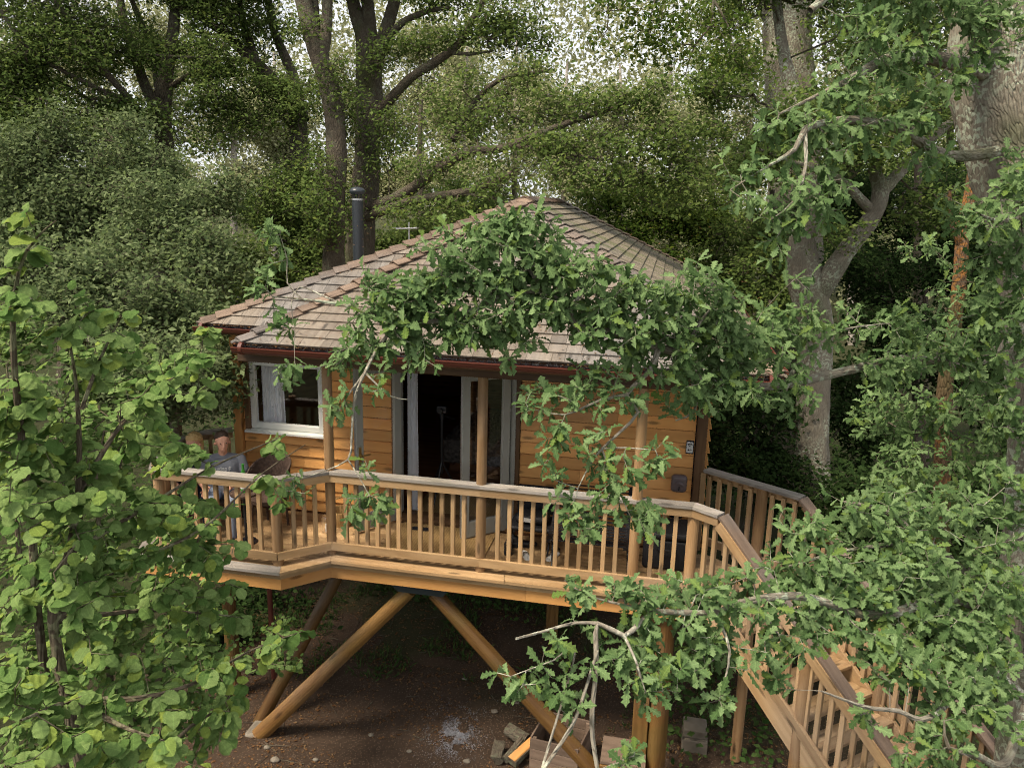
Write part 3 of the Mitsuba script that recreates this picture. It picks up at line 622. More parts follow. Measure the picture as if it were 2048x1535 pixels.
obj('housing', man_mesh(rbox((3.77, YW - .11, .40), (3.93, YW - .01, .56), .035, 12)), 'black_gloss', sk, smooth=40)
obj('outlet', cyl((3.85, YW - .07, .40), (3.85, YW - .07, .36), .03, .026, n=14)[:2], 'label_white', sk)
# seats, cases, shoes on the right of the deck
rc = thing('folding_recliner', 'black slatted recliner chair behind the balustrade on the right of the deck', 'recliner')
back0, back1 = V3(2.9, .55, .42), V3(2.9, 1.0, .76)
for s in (-.42, .42):
    o = V3(s, 0, 0)
    obj('frame_rail', join([beam(back0 + o, back1 + o, .05, .03, side=(1, 0, 0)), beam(V3(2.9, .55, .42) + o, V3(2.9, .16, .36) + o, .05, .03, side=(1, 0, 0))])[:2], 'black_gloss', rc)
    for a, b in (((.0, .55, .40), (.05, .15, .005)), ((.0, .22, .36), (.05, .75, .005))):
        obj('leg', cyl(V3(2.9, 0, 0) + o + V3(*a), V3(2.9, 0, 0) + o + V3(*b), .014, n=8)[:2], 'black_gloss', rc)
for i in range(11):
    p = back0 + (back1 - back0) * (i + .5) / 11
    obj('slat', beam(p + V3(-.43, -.012, 0), p + V3(.43, -.012, 0), .036, .010)[:2], 'black_gloss', rc)
for i in range(6):
    p = V3(2.9, .55, .42) + V3(0, -.39, -.06) * (i + .5) / 6
    obj('slat', beam(p + V3(-.43, 0, .01), p + V3(.43, 0, .01), .05, .012)[:2], 'black_gloss', rc)
bc = thing('camp_chair', 'black padded folding chair beside the recliner with a bag on it', 'chair')
obj('backrest', man_mesh(rbox((1.98, .92, .34), (2.42, .98, .70), .025)), 'black_cloth', bc, smooth=40)
obj('seat', man_mesh(rbox((1.95, .52, .28), (2.45, .95, .34), .025)), 'black_cloth', bc, smooth=40)
for x in (1.98, 2.42):
    for y0, y1 in ((.55, .92), (.92, .52)): obj('leg', cyl((x, y0, .29), (x, y1, .005), .012, n=8)[:2], 'black_gloss', bc)
t_ = thing('shoulder_bag', 'black bag with a white label lying on the padded folding chair', 'bag')
obj('body', man_mesh(rbox((2.02, .58, .345), (2.40, .84, .45), .04)), 'black_cloth', t_, smooth=40)
obj('tag', beam((2.10, .575, .41), (2.24, .575, .40), .004, .05)[:2], 'paper', t_)
cs = thing('equipment_case', 'large black case standing on the deck near the corner post', 'case')
obj('body', man_mesh(rbox((3.50, .50, .005), (4.02, .98, .36), .035)), 'black_cloth', cs, smooth=40)
obj('lid', man_mesh(rbox((3.49, .49, .362), (4.03, .99, .45), .035)), 'black_cloth', cs, smooth=40)
obj('handle', tube([(3.66, .49, .25), (3.68, .45, .27), (3.84, .45, .27), (3.86, .49, .25)], .010)[:2], 'black_gloss', cs)
def shoe(name, loc, rot, s, label, mat):
    pts = [((0, 0, .035), .036), ((.0, .09, .030), .034), ((0, .19, .026), .034), ((0, .235, .024), .026)]
    sp_ = lambda p, r: m3.Manifold.sphere(r, 14).translate(p)
    body = m3.Manifold.batch_hull([sp_(p, r) for p, r in pts]) + m3.Manifold.batch_hull([sp_((0, -.005, .06), .035), sp_((0, .06, .06), .032), sp_((0, 0, .10), .036), sp_((0, .04, .085), .032)])
    body = body - m3.Manifold.batch_hull([sp_((0, .0, .10), .026), sp_((0, .03, .10), .024), sp_((0, .0, .16), .026), sp_((0, .03, .16), .024)])
    key = thing(name, label, 'shoe')
    for nm, mm, mt in (('upper', body.trim_by_plane((0, 0, 1.), .014), mat), ('sole', m3.Manifold.batch_hull([m3.Manifold.cylinder(.016, .040, .040, 16).translate((0, y, 0)) for y in (0, .1, .2)]), 'black_gloss')):
        v, f = man_mesh(mm); v = v * s; c, q = math.cos(rot), math.sin(rot)
        obj(nm, (v @ np.array([[c, q, 0], [-q, c, 0], [0, 0, 1]]) + loc, f), mt, key, smooth=40)
shoe('shoe', V3(1.97, .48, .003), .2, 1.25, 'black leather shoe nearest the rail beside the door mat', 'black_gloss')
shoe('shoe', V3(1.96, .70, .003), -1.35, 1.2, 'black leather shoe lying behind the other, towards the chair', 'black_gloss')
for (x, y, r, lb) in ((2.22, .40, .5, 'white flip flop on the deck boards, left one of two'), (2.46, .44, -.3, 'white flip flop on the deck boards, right one of two')):
    key = thing('flip_flop', lb, 'sandal')
    c, q = math.cos(r), math.sin(r)
    sole = m3.Manifold.batch_hull([m3.Manifold.cylinder(.014, .042, .042, 16).translate((0, yy, 0)) for yy in (0, .08, .18)])
    v, f = man_mesh(sole); R2 = np.array([[c, q, 0], [-q, c, 0], [0, 0, 1]]); obj('sole', (v @ R2 + [x, y, .004], f), 'paper', key)
    v, f, _ = tube([(-.038, .06, .014), (-.025, .10, .04), (0, .15, .018), (.025, .10, .04), (.038, .06, .014)], .006); obj('strap', (v @ R2 + [x, y, .004], f), 'stone', key)
key = thing('sandal', 'dark sandal dropped on the coir mat', 'sandal')
v, f = man_mesh(m3.Manifold.batch_hull([m3.Manifold.cylinder(.014, .04, .04, 14).translate((0, yy, 0)) for yy in (0, .08, .17)])); obj('sole', (v[:, [1, 0, 2]] + [.70, .86, .019], f[:, ::-1]), 'black_cloth', key)
obj('strap', tube([(.78, .82, .03), (.79, .86, .06), (.78, .90, .03)], .010)[:2], 'black_cloth', key)

# wicker chairs
def wicker_chair(x, y, rot, label, rs=.8, zs=1.):
    key = thing('wicker_chair', label, 'chair', 'wicker armchairs on the left of the deck')
    c, q = math.cos(rot), math.sin(rot); R2 = np.array([[c, q, 0], [-q, c, 0], [0, 0, 1]]); tr = lambda v: (np.asarray(v) * [rs, rs, zs]) @ R2 + [x, y, 0]
    def shell(a0, a1, z0, ztop, r):
        n, h = 40, 10; V, F = [], []
        for side in (0, 1):
            for i in range(h + 1):
                for j in range(n + 1):
                    a = a0 + (a1 - a0) * j / n; zt = ztop(j / n); z = z0 + (zt - z0) * i / h
                    rr = r + .05 * i / h - .022 * side + .004 * math.cos(math.pi * (i * 1 + j))
                    V.append((rr * math.cos(a), rr * math.sin(a), z))
        w = n + 1; base = (h + 1) * w
        for i in range(h):
            for j in range(n):
                p = i * w + j; F += [(p, p + 1, p + w + 1), (p, p + w + 1, p + w)]; p += base; F += [(p, p + w + 1, p + 1), (p, p + w, p + w + 1)]
        for j in range(n):
            p = h * w + j; F += [(p, p + 1, base + p + 1), (p, base + p + 1, base + p)]
        return np.array(V), np.array(F)
    v, f = shell(-.35, math.pi + .35, .38, lambda s: .62 + .24 * max(0, math.sin(math.pi * s)) ** .7, .29); obj('backrest', (tr(v), f), 'wicker_brown', key)
    v, f = man_mesh(m3.Manifold.cylinder(.05, .29, .30, 28).translate((0, 0, .36))); obj('seat', (tr(v), f), 'wicker_brown', key, smooth=30)
    a = np.linspace(-.35, math.pi + .35, 25); rim = [(.34 * math.cos(t), .34 * math.sin(t), .63 + .24 * max(0, math.sin(math.pi * (t + .35) / (math.pi + .7))) ** .7) for t in a]
    v, f, _ = tube(rim, .016); obj('rim', (tr(v), f), 'wicker_brown', key)
    for ang in (.7, 2.44, 3.84, 5.58):
        v, f, _ = cyl((.24 * math.cos(ang), .24 * math.sin(ang), .37), (.27 * math.cos(ang), .27 * math.sin(ang), .002), .018, n=8); obj('leg', (tr(v), f), 'wicker_brown', key)
    return key
labels[wicker_chair(-1.05, .52, -.25, '', .80, .99)]['label'] = 'empty brown wicker chair on the deck against the cladding'
labels[wicker_chair(-1.62, .50, .35, '', .80, .86)]['label'] = 'brown wicker chair under the person in the grey shirt'
labels[wicker_chair(-1.985, .48, .75, '', .68, .76)]['label'] = 'brown wicker chair under the blond person in navy'
# table with bottle
tb = thing('side_table', 'small round low table holding the green bottle behind the railing', 'table')
obj('top', man_mesh(m3.Manifold.cylinder(.025, .16, .16, 32).translate((-1.09, .04, .60))), 'wood', tb)
scene[tb + '__top']['bsdf'] = {'type': 'ref', 'id': 'wicker_brown'}
obj('stem', cyl((-1.09, .04, .02), (-1.09, .04, .60), .022, n=12)[:2], 'black_gloss', tb)
obj('foot', man_mesh(m3.Manifold.cylinder(.02, .13, .11, 24).translate((-1.09, .04, .003))), 'black_gloss', tb)
bt = thing('bottle', 'green glass bottle on the low table beside the grey shirted person', 'bottle')
obj('glass', revolve([(0, 0), (.036, 0), (.038, .01), (.038, .19), (.030, .225), (.015, .27), (.014, .325), (.016, .33), (.016, .34), (0, .34)], V3(-1.09, .04, .627), 24), 'bottle_glass', bt, smooth=40)
obj('label', revolve([(.0385, .05), (.0392, .05), (.0392, .13), (.0385, .13)], V3(-1.09, .04, .627), 24), 'label_white', bt)
jr = thing('glass_jar', 'clear glass storm lantern jar standing on the deck boards by the bend of the railing', 'jar')
obj('glass', revolve([(0, .002), (.07, .002), (.075, .03), (.075, .18), (.06, .21), (.057, .21), (.07, .178), (.07, .03), (.066, .012), (0, .012)], V3(-.30, .55, 0), 24), 'pane_glass', jr, smooth=40)
obj('candle', cyl((-.30, .55, .014), (-.30, .55, .10), .03, n=14)[:2], 'paper', jr)
bk = thing('straw_basket', 'small pale straw basket on the deck beside the glass jar', 'basket')
obj('body', revolve([(0, .003), (.11, .003), (.145, .2), (.135, .2), (.10, .02), (0, .02)], V3(-.22, .80, 0), 26), 'coir', bk)
obj('handle', tube([(-.36, .80, .19), (-.33, .80, .31), (-.22, .80, .37), (-.11, .80, .31), (-.08, .80, .19)], .009)[:2], 'coir', bk)

# ------------------------------------------------------------------ people
def sph(p, r, n=16): return m3.Manifold.sphere(float(r), n).translate([float(x) for x in p])
def chain(pts, n=14):
    return [m3.Manifold.batch_hull([sph(a[0], a[1], n), sph(b[0], b[1], n)]) for a, b in zip(pts[:-1], pts[1:])]
def blend(parts, edge=.014, it=12):
    m = parts[0]
    for p in parts[1:]: m = m + p
    m = m.refine_to_length(edge); v, f = man_mesh(m)
    t = trimesh.Trimesh(v, f, process=True); trimesh.smoothing.filter_taubin(t, .5, .53, it); return np.array(t.vertices), np.array(t.faces)
def person(base, rot, label, shirt, trousers, hair, female, head_turn, arm_l, arm_r, text=None):
    """Seated figure; local frame: x to the figure's left, y forwards, z up, seat at z = 0."""
    key = thing('person', label, 'person')
    c, q = math.cos(rot), math.sin(rot); R2 = np.array([[c, q, 0], [-q, c, 0], [0, 0, 1]]); tr = lambda v: np.asarray(v) @ R2 + base
    W = .165 if female else .195
    sh_z, nk, hd = .44, V3(0, -.13, .50), V3(0, -.11, .655)
    torso = [m3.Manifold.batch_hull([sph((s * .10, 0, .08), .10) for s in (-1, 1)] + [sph((s * .085, -.06, .24), .10) for s in (-1, 1)]),
             m3.Manifold.batch_hull([sph((s * .085, -.06, .24), .10) for s in (-1, 1)] + [sph((s * (W - .055), -.12, sh_z - .05), .075) for s in (-1, 1)] + [sph((s * .07, -.07, .35), .10) for s in (-1, 1)]),
             m3.Manifold.batch_hull([sph((s * (W - .03), -.13, sh_z), .052) for s in (-1, 1)] + [sph(nk - V3(0, 0, .03), .06)])]
    head = chain([(nk - V3(0, 0, .04), .058), (nk + V3(0, .01, .06), .052)])
    ct, st = math.cos(head_turn), math.sin(head_turn); hr = lambda p: hd + V3(p[0] * ct - p[1] * st, p[0] * st + p[1] * ct, p[2])
    head += [m3.Manifold.batch_hull([sph(hr((0, -.025, .045)), .083), sph(hr((0, .02, .05)), .075), sph(hr((0, .045, -.045)), .05), sph(hr((0, .06, -.075)), .032)]),
             m3.Manifold.batch_hull([sph(hr((0, .092, .02)), .010), sph(hr((0, .112, -.022)), .014), sph(hr((0, .085, -.03)), .018)]),
             m3.Manifold.batch_hull([sph(hr((-.018, .092, -.056)), .010), sph(hr((.018, .092, -.056)), .010)])]
    head += [sph(hr((s * .083, -.005, .0)), .020) for s in (-1, 1)] + [sph(hr((s * .033, .082, .022)), .014) for s in (-1, 1)]
    arms, sleeves = [], []
    for s, (el, wr) in ((1, arm_l), (-1, arm_r)):
        sh = V3(s * W, -.13, sh_z - .01)
        arms += chain([(sh, .048), (el, .038), (wr, .027)])
        sleeves += chain([(sh, .062), (sh + (V3(*el) - sh) * .55, .058)])
        d = unit(V3(*wr) - V3(*el)); pl = V3(*wr) + d * .05
        side = unit(np.cross(d, [0, 0, 1.])); arms += chain([(wr, .026), (pl, .030)], 10)
        for i, ln in enumerate((.062, .072, .068, .052)):
            o = side * (-.027 + .018 * i); a = pl + d * .02 + o; b = a + d * ln * .5 + V3(0, 0, -.006); e = b + d * ln * .5 + V3(0, 0, -.022)
            arms += chain([(a, .0095), (b, .0088), (e, .0078)], 8)
        a = V3(*wr) + d * .02 - side * .026 * s; arms += chain([(a, .011), (a + d * .03 - side * .028 * s, .010), (a + d * .055 - side * .03 * s, .009)], 8)
    v, f = blend(head + arms + [torso[2]], .013, 5); body = obj('body', (tr(v), f), 'skin', key, smooth=True)
    v, f = blend(torso + sleeves, .022, 8); n = trimesh.Trimesh(v, f, process=False).vertex_normals
    sk_ = obj('shirt', (tr(v + n * .010), f), shirt, key, smooth=True)
    legs = [m3.Manifold.batch_hull([sph((s * .10, .0, .07), .105) for s in (-1, 1)])]
    for s in (-1, 1): legs += chain([((s * .10, 0, .075), .095), ((s * .12, .40, .08), .062), ((s * .12, .46, -.33), .046)])
    v, f = blend(legs, .024, 8); obj('trousers', (tr(v), f), trousers, key, smooth=True)
    for s in (-1, 1):
        v, f = blend(chain([((s * .12, .45, -.375), .038), ((s * .125, .56, -.388), .034), ((s * .125, .62, -.392), .026)]), .014, 5); obj('shoe', (tr(v), f), 'black_cloth', key, smooth=True)
    if female:
        hp = [m3.Manifold.batch_hull([sph(hr((0, -.035, .065)), .093), sph(hr((0, .015, .085)), .078)]), m3.Manifold.batch_hull([sph(hr((0, -.07, .03)), .080), sph(hr((-.06, -.05, -.13)), .04), sph(hr((.06, -.05, -.13)), .04), sph(hr((0, -.08, -.14)), .05)])]
    else:
        hp = [m3.Manifold.batch_hull([sph(hr((0, -.040, .060)), .088), sph(hr((0, -.005, .085)), .078)])]
    v, f = blend(hp, .014, 4); nn = trimesh.Trimesh(v, f, process=False).vertex_normals; v = v + nn * (.012 * (meshkit.noise(v * 60) - .5))[:, None]
    obj('hair', (tr(v), f), hair, key, smooth=True)
    for s in (-1, 1):
        m = trimesh.creation.icosphere(2, .0085); obj('eye', (tr(np.array(m.vertices) + hr((s * .033, .090, .022))), m.faces), 'black_gloss', key)
    if text:
        tm = meshkit.text_mesh(text, .05, .003, bold=True); v = np.array(tm.vertices); v[:, 0] -= v[:, 0].mean()
        tv = trimesh.Trimesh(*blend(torso + sleeves, .022, 8), process=False); tv.vertices = tv.vertices + tv.vertex_normals * .010
        pts = np.stack([-v[:, 0] * .8, np.full(len(v), .3), .345 + v[:, 1]], 1)
        near = trimesh.proximity.ProximityQuery(tv)
        hit, _, _ = near.on_surface(np.stack([pts[:, 0], np.full(len(v), .06), pts[:, 2]], 1))
        pts[:, 1] = hit[:, 1] + .004 + v[:, 2]
        obj('lettering', (tr(pts), tm.faces), 'label_white', sk_)
    return key
person(V3(-1.62, .47, .355), math.pi + .45, 'person in a grey lettered shirt seated behind the railing next to the green bottle', 'shirt_grey', 'denim', 'hair_brown', False, .25, ((.27, -.02, .20), (.20, .22, .22)), ((-.27, -.02, .22), (-.12, .20, .20)), 'uzino F')
person(V3(-1.99, .45, .315), math.pi + .55, 'blond person in a navy top seated at the far end of the deck', 'navy_cloth', 'navy_cloth', 'hair_blond', True, -.5, ((.24, .0, .20), (.16, .24, .20)), ((-.24, .0, .18), (-.14, .26, .17)))

# ------------------------------------------------------------------ on the ground
cr = thing('wooden_crate', 'open weathered wooden planter crate with slatted sides on the soil', 'crate')
ca, cb = V3(2.39, .02, 0), V3(2.93, -.05, 0); cn = V3(.10, .50, 0)
for k, (p, q2) in enumerate(((ca, cb), (ca + cn, cb + cn), (ca, ca + cn), (cb, cb + cn))):
    for i in range(3):
        z = GROUND + .03 + .135 * i; off = (0.012 if k < 2 else -.016)
        d = unit(q2 - p); nn = V3(-d[1], d[0], 0) * (1 if k in (1, 2) else -1)
        obj('side_plank', beam(p + V3(0, 0, z + .065) + nn * .012 - d * off, q2 + V3(0, 0, z + .065) + nn * .012 + d * off, .020, .128, CRATE), 'wood', cr)
for p in (ca, cb, ca + cn, cb + cn):
    c = (ca + cb + cn) / 2 if False else (ca + cb) / 2 + cn / 2; pp = p + unit(c - p) * .04
    obj('corner_batten', beam(pp + V3(0, 0, GROUND), pp + V3(0, 0, GROUND + .42), .04, .035, CRATE), 'wood', cr)
obj('bottom', slab(Polygon([(ca + V3(.02, .02, 0))[:2], (cb + V3(-.02, .02, 0))[:2], (cb + cn - V3(.02, .02, 0))[:2], (ca + cn + V3(.02, -.02, 0))[:2]]), GROUND + .01, GROUND + .06, CRATE), 'wood', cr)
lg = [((1.98, .02, .08), (1.96, .30, .09), .075, 'short dark log end standing leftmost of the split logs'), ((2.10, .05, .06), (2.22, .42, .10), .055, 'thin dark branch log lying between the split logs'),
      ((2.16, .02, .08), (2.36, .34, .14), .070, 'split log with an orange face leaning toward the crate'), ((2.28, .40, .09), (2.0, .52, .10), .080, 'grey weathered log lying behind the split logs')]
for a, b, r, lb in lg:
    p, q2 = V3(*a) + V3(0, 0, GROUND), V3(*b) + V3(0, 0, GROUND)
    v, f, u = cyl(p, q2, r, r * .9, n=14, kind=0, wob=.9, rings=8)
    if 'orange' in lb or 'end' in lb:
        ax = unit(q2 - p); s = unit(np.cross(ax, [0, 0, 1.])); up = np.cross(s, ax); h = (v - p) @ up; v = v - np.outer(np.maximum(h - .012, 0), up)
    key = obj('log', (v, f), 'bark', uv=np.stack([u[:, 0] % 50, 4.5 + (u[:, 1] % 4) % 1], 1)); tag(key, lb, 'log')
    if 'orange' in lb:
        pa = p + up * .016; pb = q2 + up * .016
        key2 = obj('split_face', prism([(-r * .8, 0), (r * .8, 0), (r * .7, .012), (-r * .7, .012)], pa, pb, s, CLAD), 'wood', key)
bl = thing('stone_block', 'pale squared stone block on the soil right of the round post', 'block')
obj('lower_block', man_mesh(rbox((4.12, .74, -2.5), (4.42, 1.04, -2.29), .012)), 'stone', bl)
obj('upper_block', man_mesh(rbox((4.13, .79, -2.288), (4.41, 1.06, -2.18), .012)), 'stone', bl)
m = 6500; a = rng.random(m) * 6.283; rr = np.abs(rng.normal(0, .20, m))
c = np.stack([1.36 + rr * np.cos(a) * 1.0 + .25 * (rng.random(m) - .5), .42 + rr * np.sin(a) * 1.5, np.zeros(m)], 1); c = c[meshkit.fbm(c * 9 + [0, 0, 3], 3) + .25 * (rng.random(m) - .5) > .50]; m = len(c); c[:, 2] = ground_z(c[:, 0], c[:, 1]) + .012
d = rng.normal(size=(m, 3)) * [1, 1, .3]; d *= (.004 + .006 * rng.random((m, 1))) / np.linalg.norm(d, axis=1, keepdims=True); e = np.cross(d, [0, 0, 1.0]); e *= .004 / np.maximum(np.linalg.norm(e, axis=1, keepdims=True), 1e-6)
v = np.stack([c - d, c + e, c + d, c - e], 1).reshape(-1, 3)
tag(obj('ash_patch', (v, (np.arange(m)[:, None, None] * 4 + np.array([[0, 1, 2], [0, 2, 3]])).reshape(-1, 3)), 'ash'), 'pale grey ash and flakes scattered on the brown soil', 'ash', kind='stuff')
def pebble(x, y, r, lb):
    m = trimesh.creation.icosphere(2, r); v = np.array(m.vertices); v *= [1.2, .9, .6]; v += v / r * (meshkit.fbm(v / r * 1.3 + x * 9, 2)[:, None] - .5) * r * .7
    tag(obj('pebble', (v + [x, y, float(ground_z(x, y)) + r * .3], m.faces), 'stone', smooth=True), lb, 'stone', 'loose stones on the brown soil')
for x, y, r, lb in ((-.75, -.35, .035, 'small pale stone nearest the foot of the left log leg'), (-.55, -.52, .045, 'larger pale stone in front of the foot of the left log leg'), (1.2, 1.5, .03, 'pale stone in the deep shade behind the ash patch'), (1.75, .95, .04, 'pale stone between the ash patch and the right log leg'), (1.62, .02, .035, 'pale stone between the ash and the split logs'), (.9, .05, .028, 'small stone just left of the ash patch'), (1.9, -.15, .03, 'pale stone in front of the short log end'), (.35, .2, .03, 'lone stone on bare soil midway between left leg foot and ash'), (1.05, -.25, .025, 'tiny stone in front of the ash patch'), (-.1, -.4, .03, 'pale stone at the lower edge of the picture left of centre'), (2.0, 1.2, .03, 'small stone in shade beside the right log leg')):
    pebble(x, y, r, lb)

# ------------------------------------------------------------------ plants: helpers
LIGHT = unit(V3(-.30, -.55, .80))
def catmull(pts, step):
    p = np.array(pts, float); p = np.vstack([2 * p[0] - p[1], p, 2 * p[-1] - p[-2]]); out = []
    for i in range(1, len(p) - 2):
        n = max(2, int(np.linalg.norm(p[i + 1, :3] - p[i, :3]) / step))
        t = np.linspace(0, 1, n, endpoint=False)[:, None]
        out.append(.5 * (2 * p[i] + (p[i + 1] - p[i - 1]) * t + (2 * p[i - 1] - 5 * p[i] + 4 * p[i + 1] - p[i + 2]) * t ** 2 + (3 * p[i] - p[i - 1] - 3 * p[i + 1] + p[i + 2]) * t ** 3))
    return np.vstack(out + [p[-2:-1]])
def limb_mesh(q, kind, sides, rough=.16, freq=2.2):
    """Tube along the points q (x, y, z, radius) with an uneven surface."""
    c, r = q[:, :3], np.maximum(q[:, 3], .0012)
    t = np.gradient(c, axis=0); t /= np.linalg.norm(t, axis=1, keepdims=True) + 1e-12
    a = np.zeros_like(c); ref = unit(np.cross(t[0], [.3, 1, .1]))
    for i in range(len(c)):
        ref = unit(ref - t[i] * (ref @ t[i])); a[i] = ref
    b = np.cross(t, a); ang = np.linspace(0, 2 * np.pi, sides + 1)
    L = np.concatenate([[0], np.cumsum(np.linalg.norm(np.diff(c, axis=0), axis=1))])
    d = a[:, None] * np.cos(ang)[None, :, None] + b[:, None] * np.sin(ang)[None, :, None]
    base = c[:, None] + d * r[:, None, None]
    bump = meshkit.fbm(base * (freq / max(r.max(), .02) * .25) + 5, 3) - .5
    ridge = 0
    if sides >= 18:
        ca = np.stack([np.broadcast_to(np.cos(ang) * 5, (len(c), sides + 1)), np.broadcast_to(np.sin(ang) * 5, (len(c), sides + 1)), np.broadcast_to((L * 1.6)[:, None], (len(c), sides + 1))], -1)
        ridge = .10 * (.5 - np.abs(meshkit.fbm(ca, 3) - .5) * 4)
    v = c[:, None] + d * (r[:, None] * (1 + rough * 2 * bump + ridge))[..., None]
    v[:, -1] = v[:, 0]
    u = np.stack([np.broadcast_to(L[:, None], (len(c), sides + 1)), np.broadcast_to(ang[None] * r.max(), (len(c), sides + 1)) % 3.8 + 4 * kind], -1)
    w = sides + 1; i, j = np.meshgrid(np.arange(len(c) - 1), np.arange(sides), indexing='ij'); k = (i * w + j).ravel()
    return v.reshape(-1, 3), np.vstack([np.stack([k, k + 1, k + w + 1], 1), np.stack([k, k + w + 1, k + w], 1)]), u.reshape(-1, 2)
def leaf_template(mid, half, droop, fold, wave=0.):
    """Blade along x (0..1), y across, z up: midrib points and half widths."""
    mid, half = np.array(mid), np.array(half); n = len(mid)
    V, U = [], []
    for s in (0, 1, -1):
        for i in range(n):
            y = 0 if s == 0 else s * half[i, 1]; x = mid[i] if s == 0 else half[i, 0]
            V.append((x, y, -droop * x * x + fold * abs(y) + wave * math.sin(x * 16) * abs(y))); U.append((np.clip(x, 0, 1) * .98 + .01, y))
    F = []
    for s, o in ((1, n), (2, 2 * n)):
        for i in range(n - 1):
            q = [(i, i + 1, o + i + 1), (i, o + i + 1, o + i)]
            F += q if s == 2 else [f[::-1] for f in q]
    return np.array(V), np.array(F), np.array(U)
OAK = leaf_template([0, .10, .20, .28, .38, .47, .58, .67, .79, .87, 1.0], [(0, .008), (.10, .025), (.21, .13), (.28, .06), (.42, .21), (.47, .10), (.63, .29), (.68, .15), (.85, .25), (.88, .12), (1.0, .01)], .22, .22, .10)
OAKMID = leaf_template([0, .20, .28, .42, .48, .64, .70, .86, 1.0], [(0, .01), (.21, .13), (.28, .06), (.43, .21), (.48, .10), (.64, .29), (.70, .14), (.86, .25), (1.0, .01)], .22, .22, .10)
OAKLITE = leaf_template([0, .22, .32, .5, .6, .8, 1.0], [(0, .01), (.24, .14), (.32, .07), (.54, .26), (.60, .13), (.82, .27), (1.0, .02)], .22, .2)
_hz = [(-.03, .01), (-.02, .12), (.05, .25), (.12, .33), (.22, .39), (.33, .425), (.45, .445), (.56, .44), (.67, .42), (.78, .375), (.87, .305), (.94, .20), (1.03, .0)]
_hz2 = []
for _i in range(len(_hz) - 1):
    (_a, _b), (_c, _d) = _hz[_i], _hz[_i + 1]; _hz2 += [(_a, _b), (_a + (_c - _a) * .72, (_b + (_d - _b) * .55) * 1.07 + .006)]
_hz2.append(_hz[-1])
HAZEL = leaf_template([max(0, 1.06 * i / (len(_hz2) - 1)) for i in range(len(_hz2))], _hz2, .22, -.16, .10)
def slim(tpl):
    V, F, U = tpl; n = len(V) // 3; mp = np.arange(len(V)); mp[:n] = np.minimum((np.arange(n) + 1) // 2 * 2, n - 1); mp[0] = 0
    F = mp[F]; F = F[(F[:, 0] != F[:, 1]) & (F[:, 1] != F[:, 2]) & (F[:, 0] != F[:, 2])]; return V, F, U
OAKMID = slim(OAKMID); HAZELMID = slim(HAZEL)
KITE = (np.array([[0, 0, 0], [.45, .30, .04], [1., 0, -.08], [.45, -.30, .04]]), np.array([[0, 2, 1], [0, 3, 2]]), np.array([[.02, 0], [.45, .3], [.98, 0], [.45, -.3]]))
ROUND = leaf_template([0, .25, .6, .9], [(0, .02), (.22, .36), (.62, .36), (.92, .05)], .1, -.1)
def bent(tpl, droop, curl, tw):
    V, F, U = tpl; V = V.copy(); x, y = V[:, 0].copy(), V[:, 1].copy()
    V[:, 2] += -droop * x * x + curl * y * y * 2.2 + tw * x * y; V[:, 1] = y * (1 - abs(curl) * .25) + .10 * tw * x * x
    return V, F, U
def frames(d, n):
    d = d / (np.linalg.norm(d, axis=1, keepdims=True) + 1e-12)
    n = n - d * np.sum(n * d, 1, keepdims=True); n = n / (np.linalg.norm(n, axis=1, keepdims=True) + 1e-12)
    return d, np.cross(n, d), n
def leaves_mesh(tpl, pos, d, n, size, k, species):
    V, F, U = tpl; d, s, n = frames(d, n); m = len(pos)
    v = pos[:, None] + size[:, None, None] * (V[None, :, :1] * d[:, None] + V[None, :, 1:2] * s[:, None] + V[None, :, 2:] * n[:, None])
    f = (np.arange(m)[:, None, None] * len(V) + F[None]).reshape(-1, 3)
    u = np.empty((m, len(V), 2)); u[..., 0] = U[None, :, 0] + 2. * k[:, None]; u[..., 1] = U[None, :, 1] + 2. * species
    return v.reshape(-1, 3), f, u.reshape(-1, 2)
def sample_blobs(blobs, leaf_area, per_tip, lai, clump, thr, r):
    out = []
    for x, y, z, rx, ry, rz, dens in blobs:
        n = max(2, int(math.pi * rx * rz * lai * dens / leaf_area / per_tip))
        pts = np.zeros((0, 3)); tries = 0
        while len(pts) < n and tries < 30:
            q = r.normal(size=(n * 3, 3)); q *= (r.random((n * 3, 1)) ** (1 / 2.4)) / np.linalg.norm(q, axis=1, keepdims=True)
            q = np.array([x, y, z]) + q * [rx, ry, rz]
            q = q[meshkit.noise(q * clump + 3.7) + .25 * (r.random(len(q)) - .5) > thr]; pts = np.vstack([pts, q]); tries += 1
        out.append(pts[:n])
    return np.vstack(out) if out else np.zeros((0, 3))
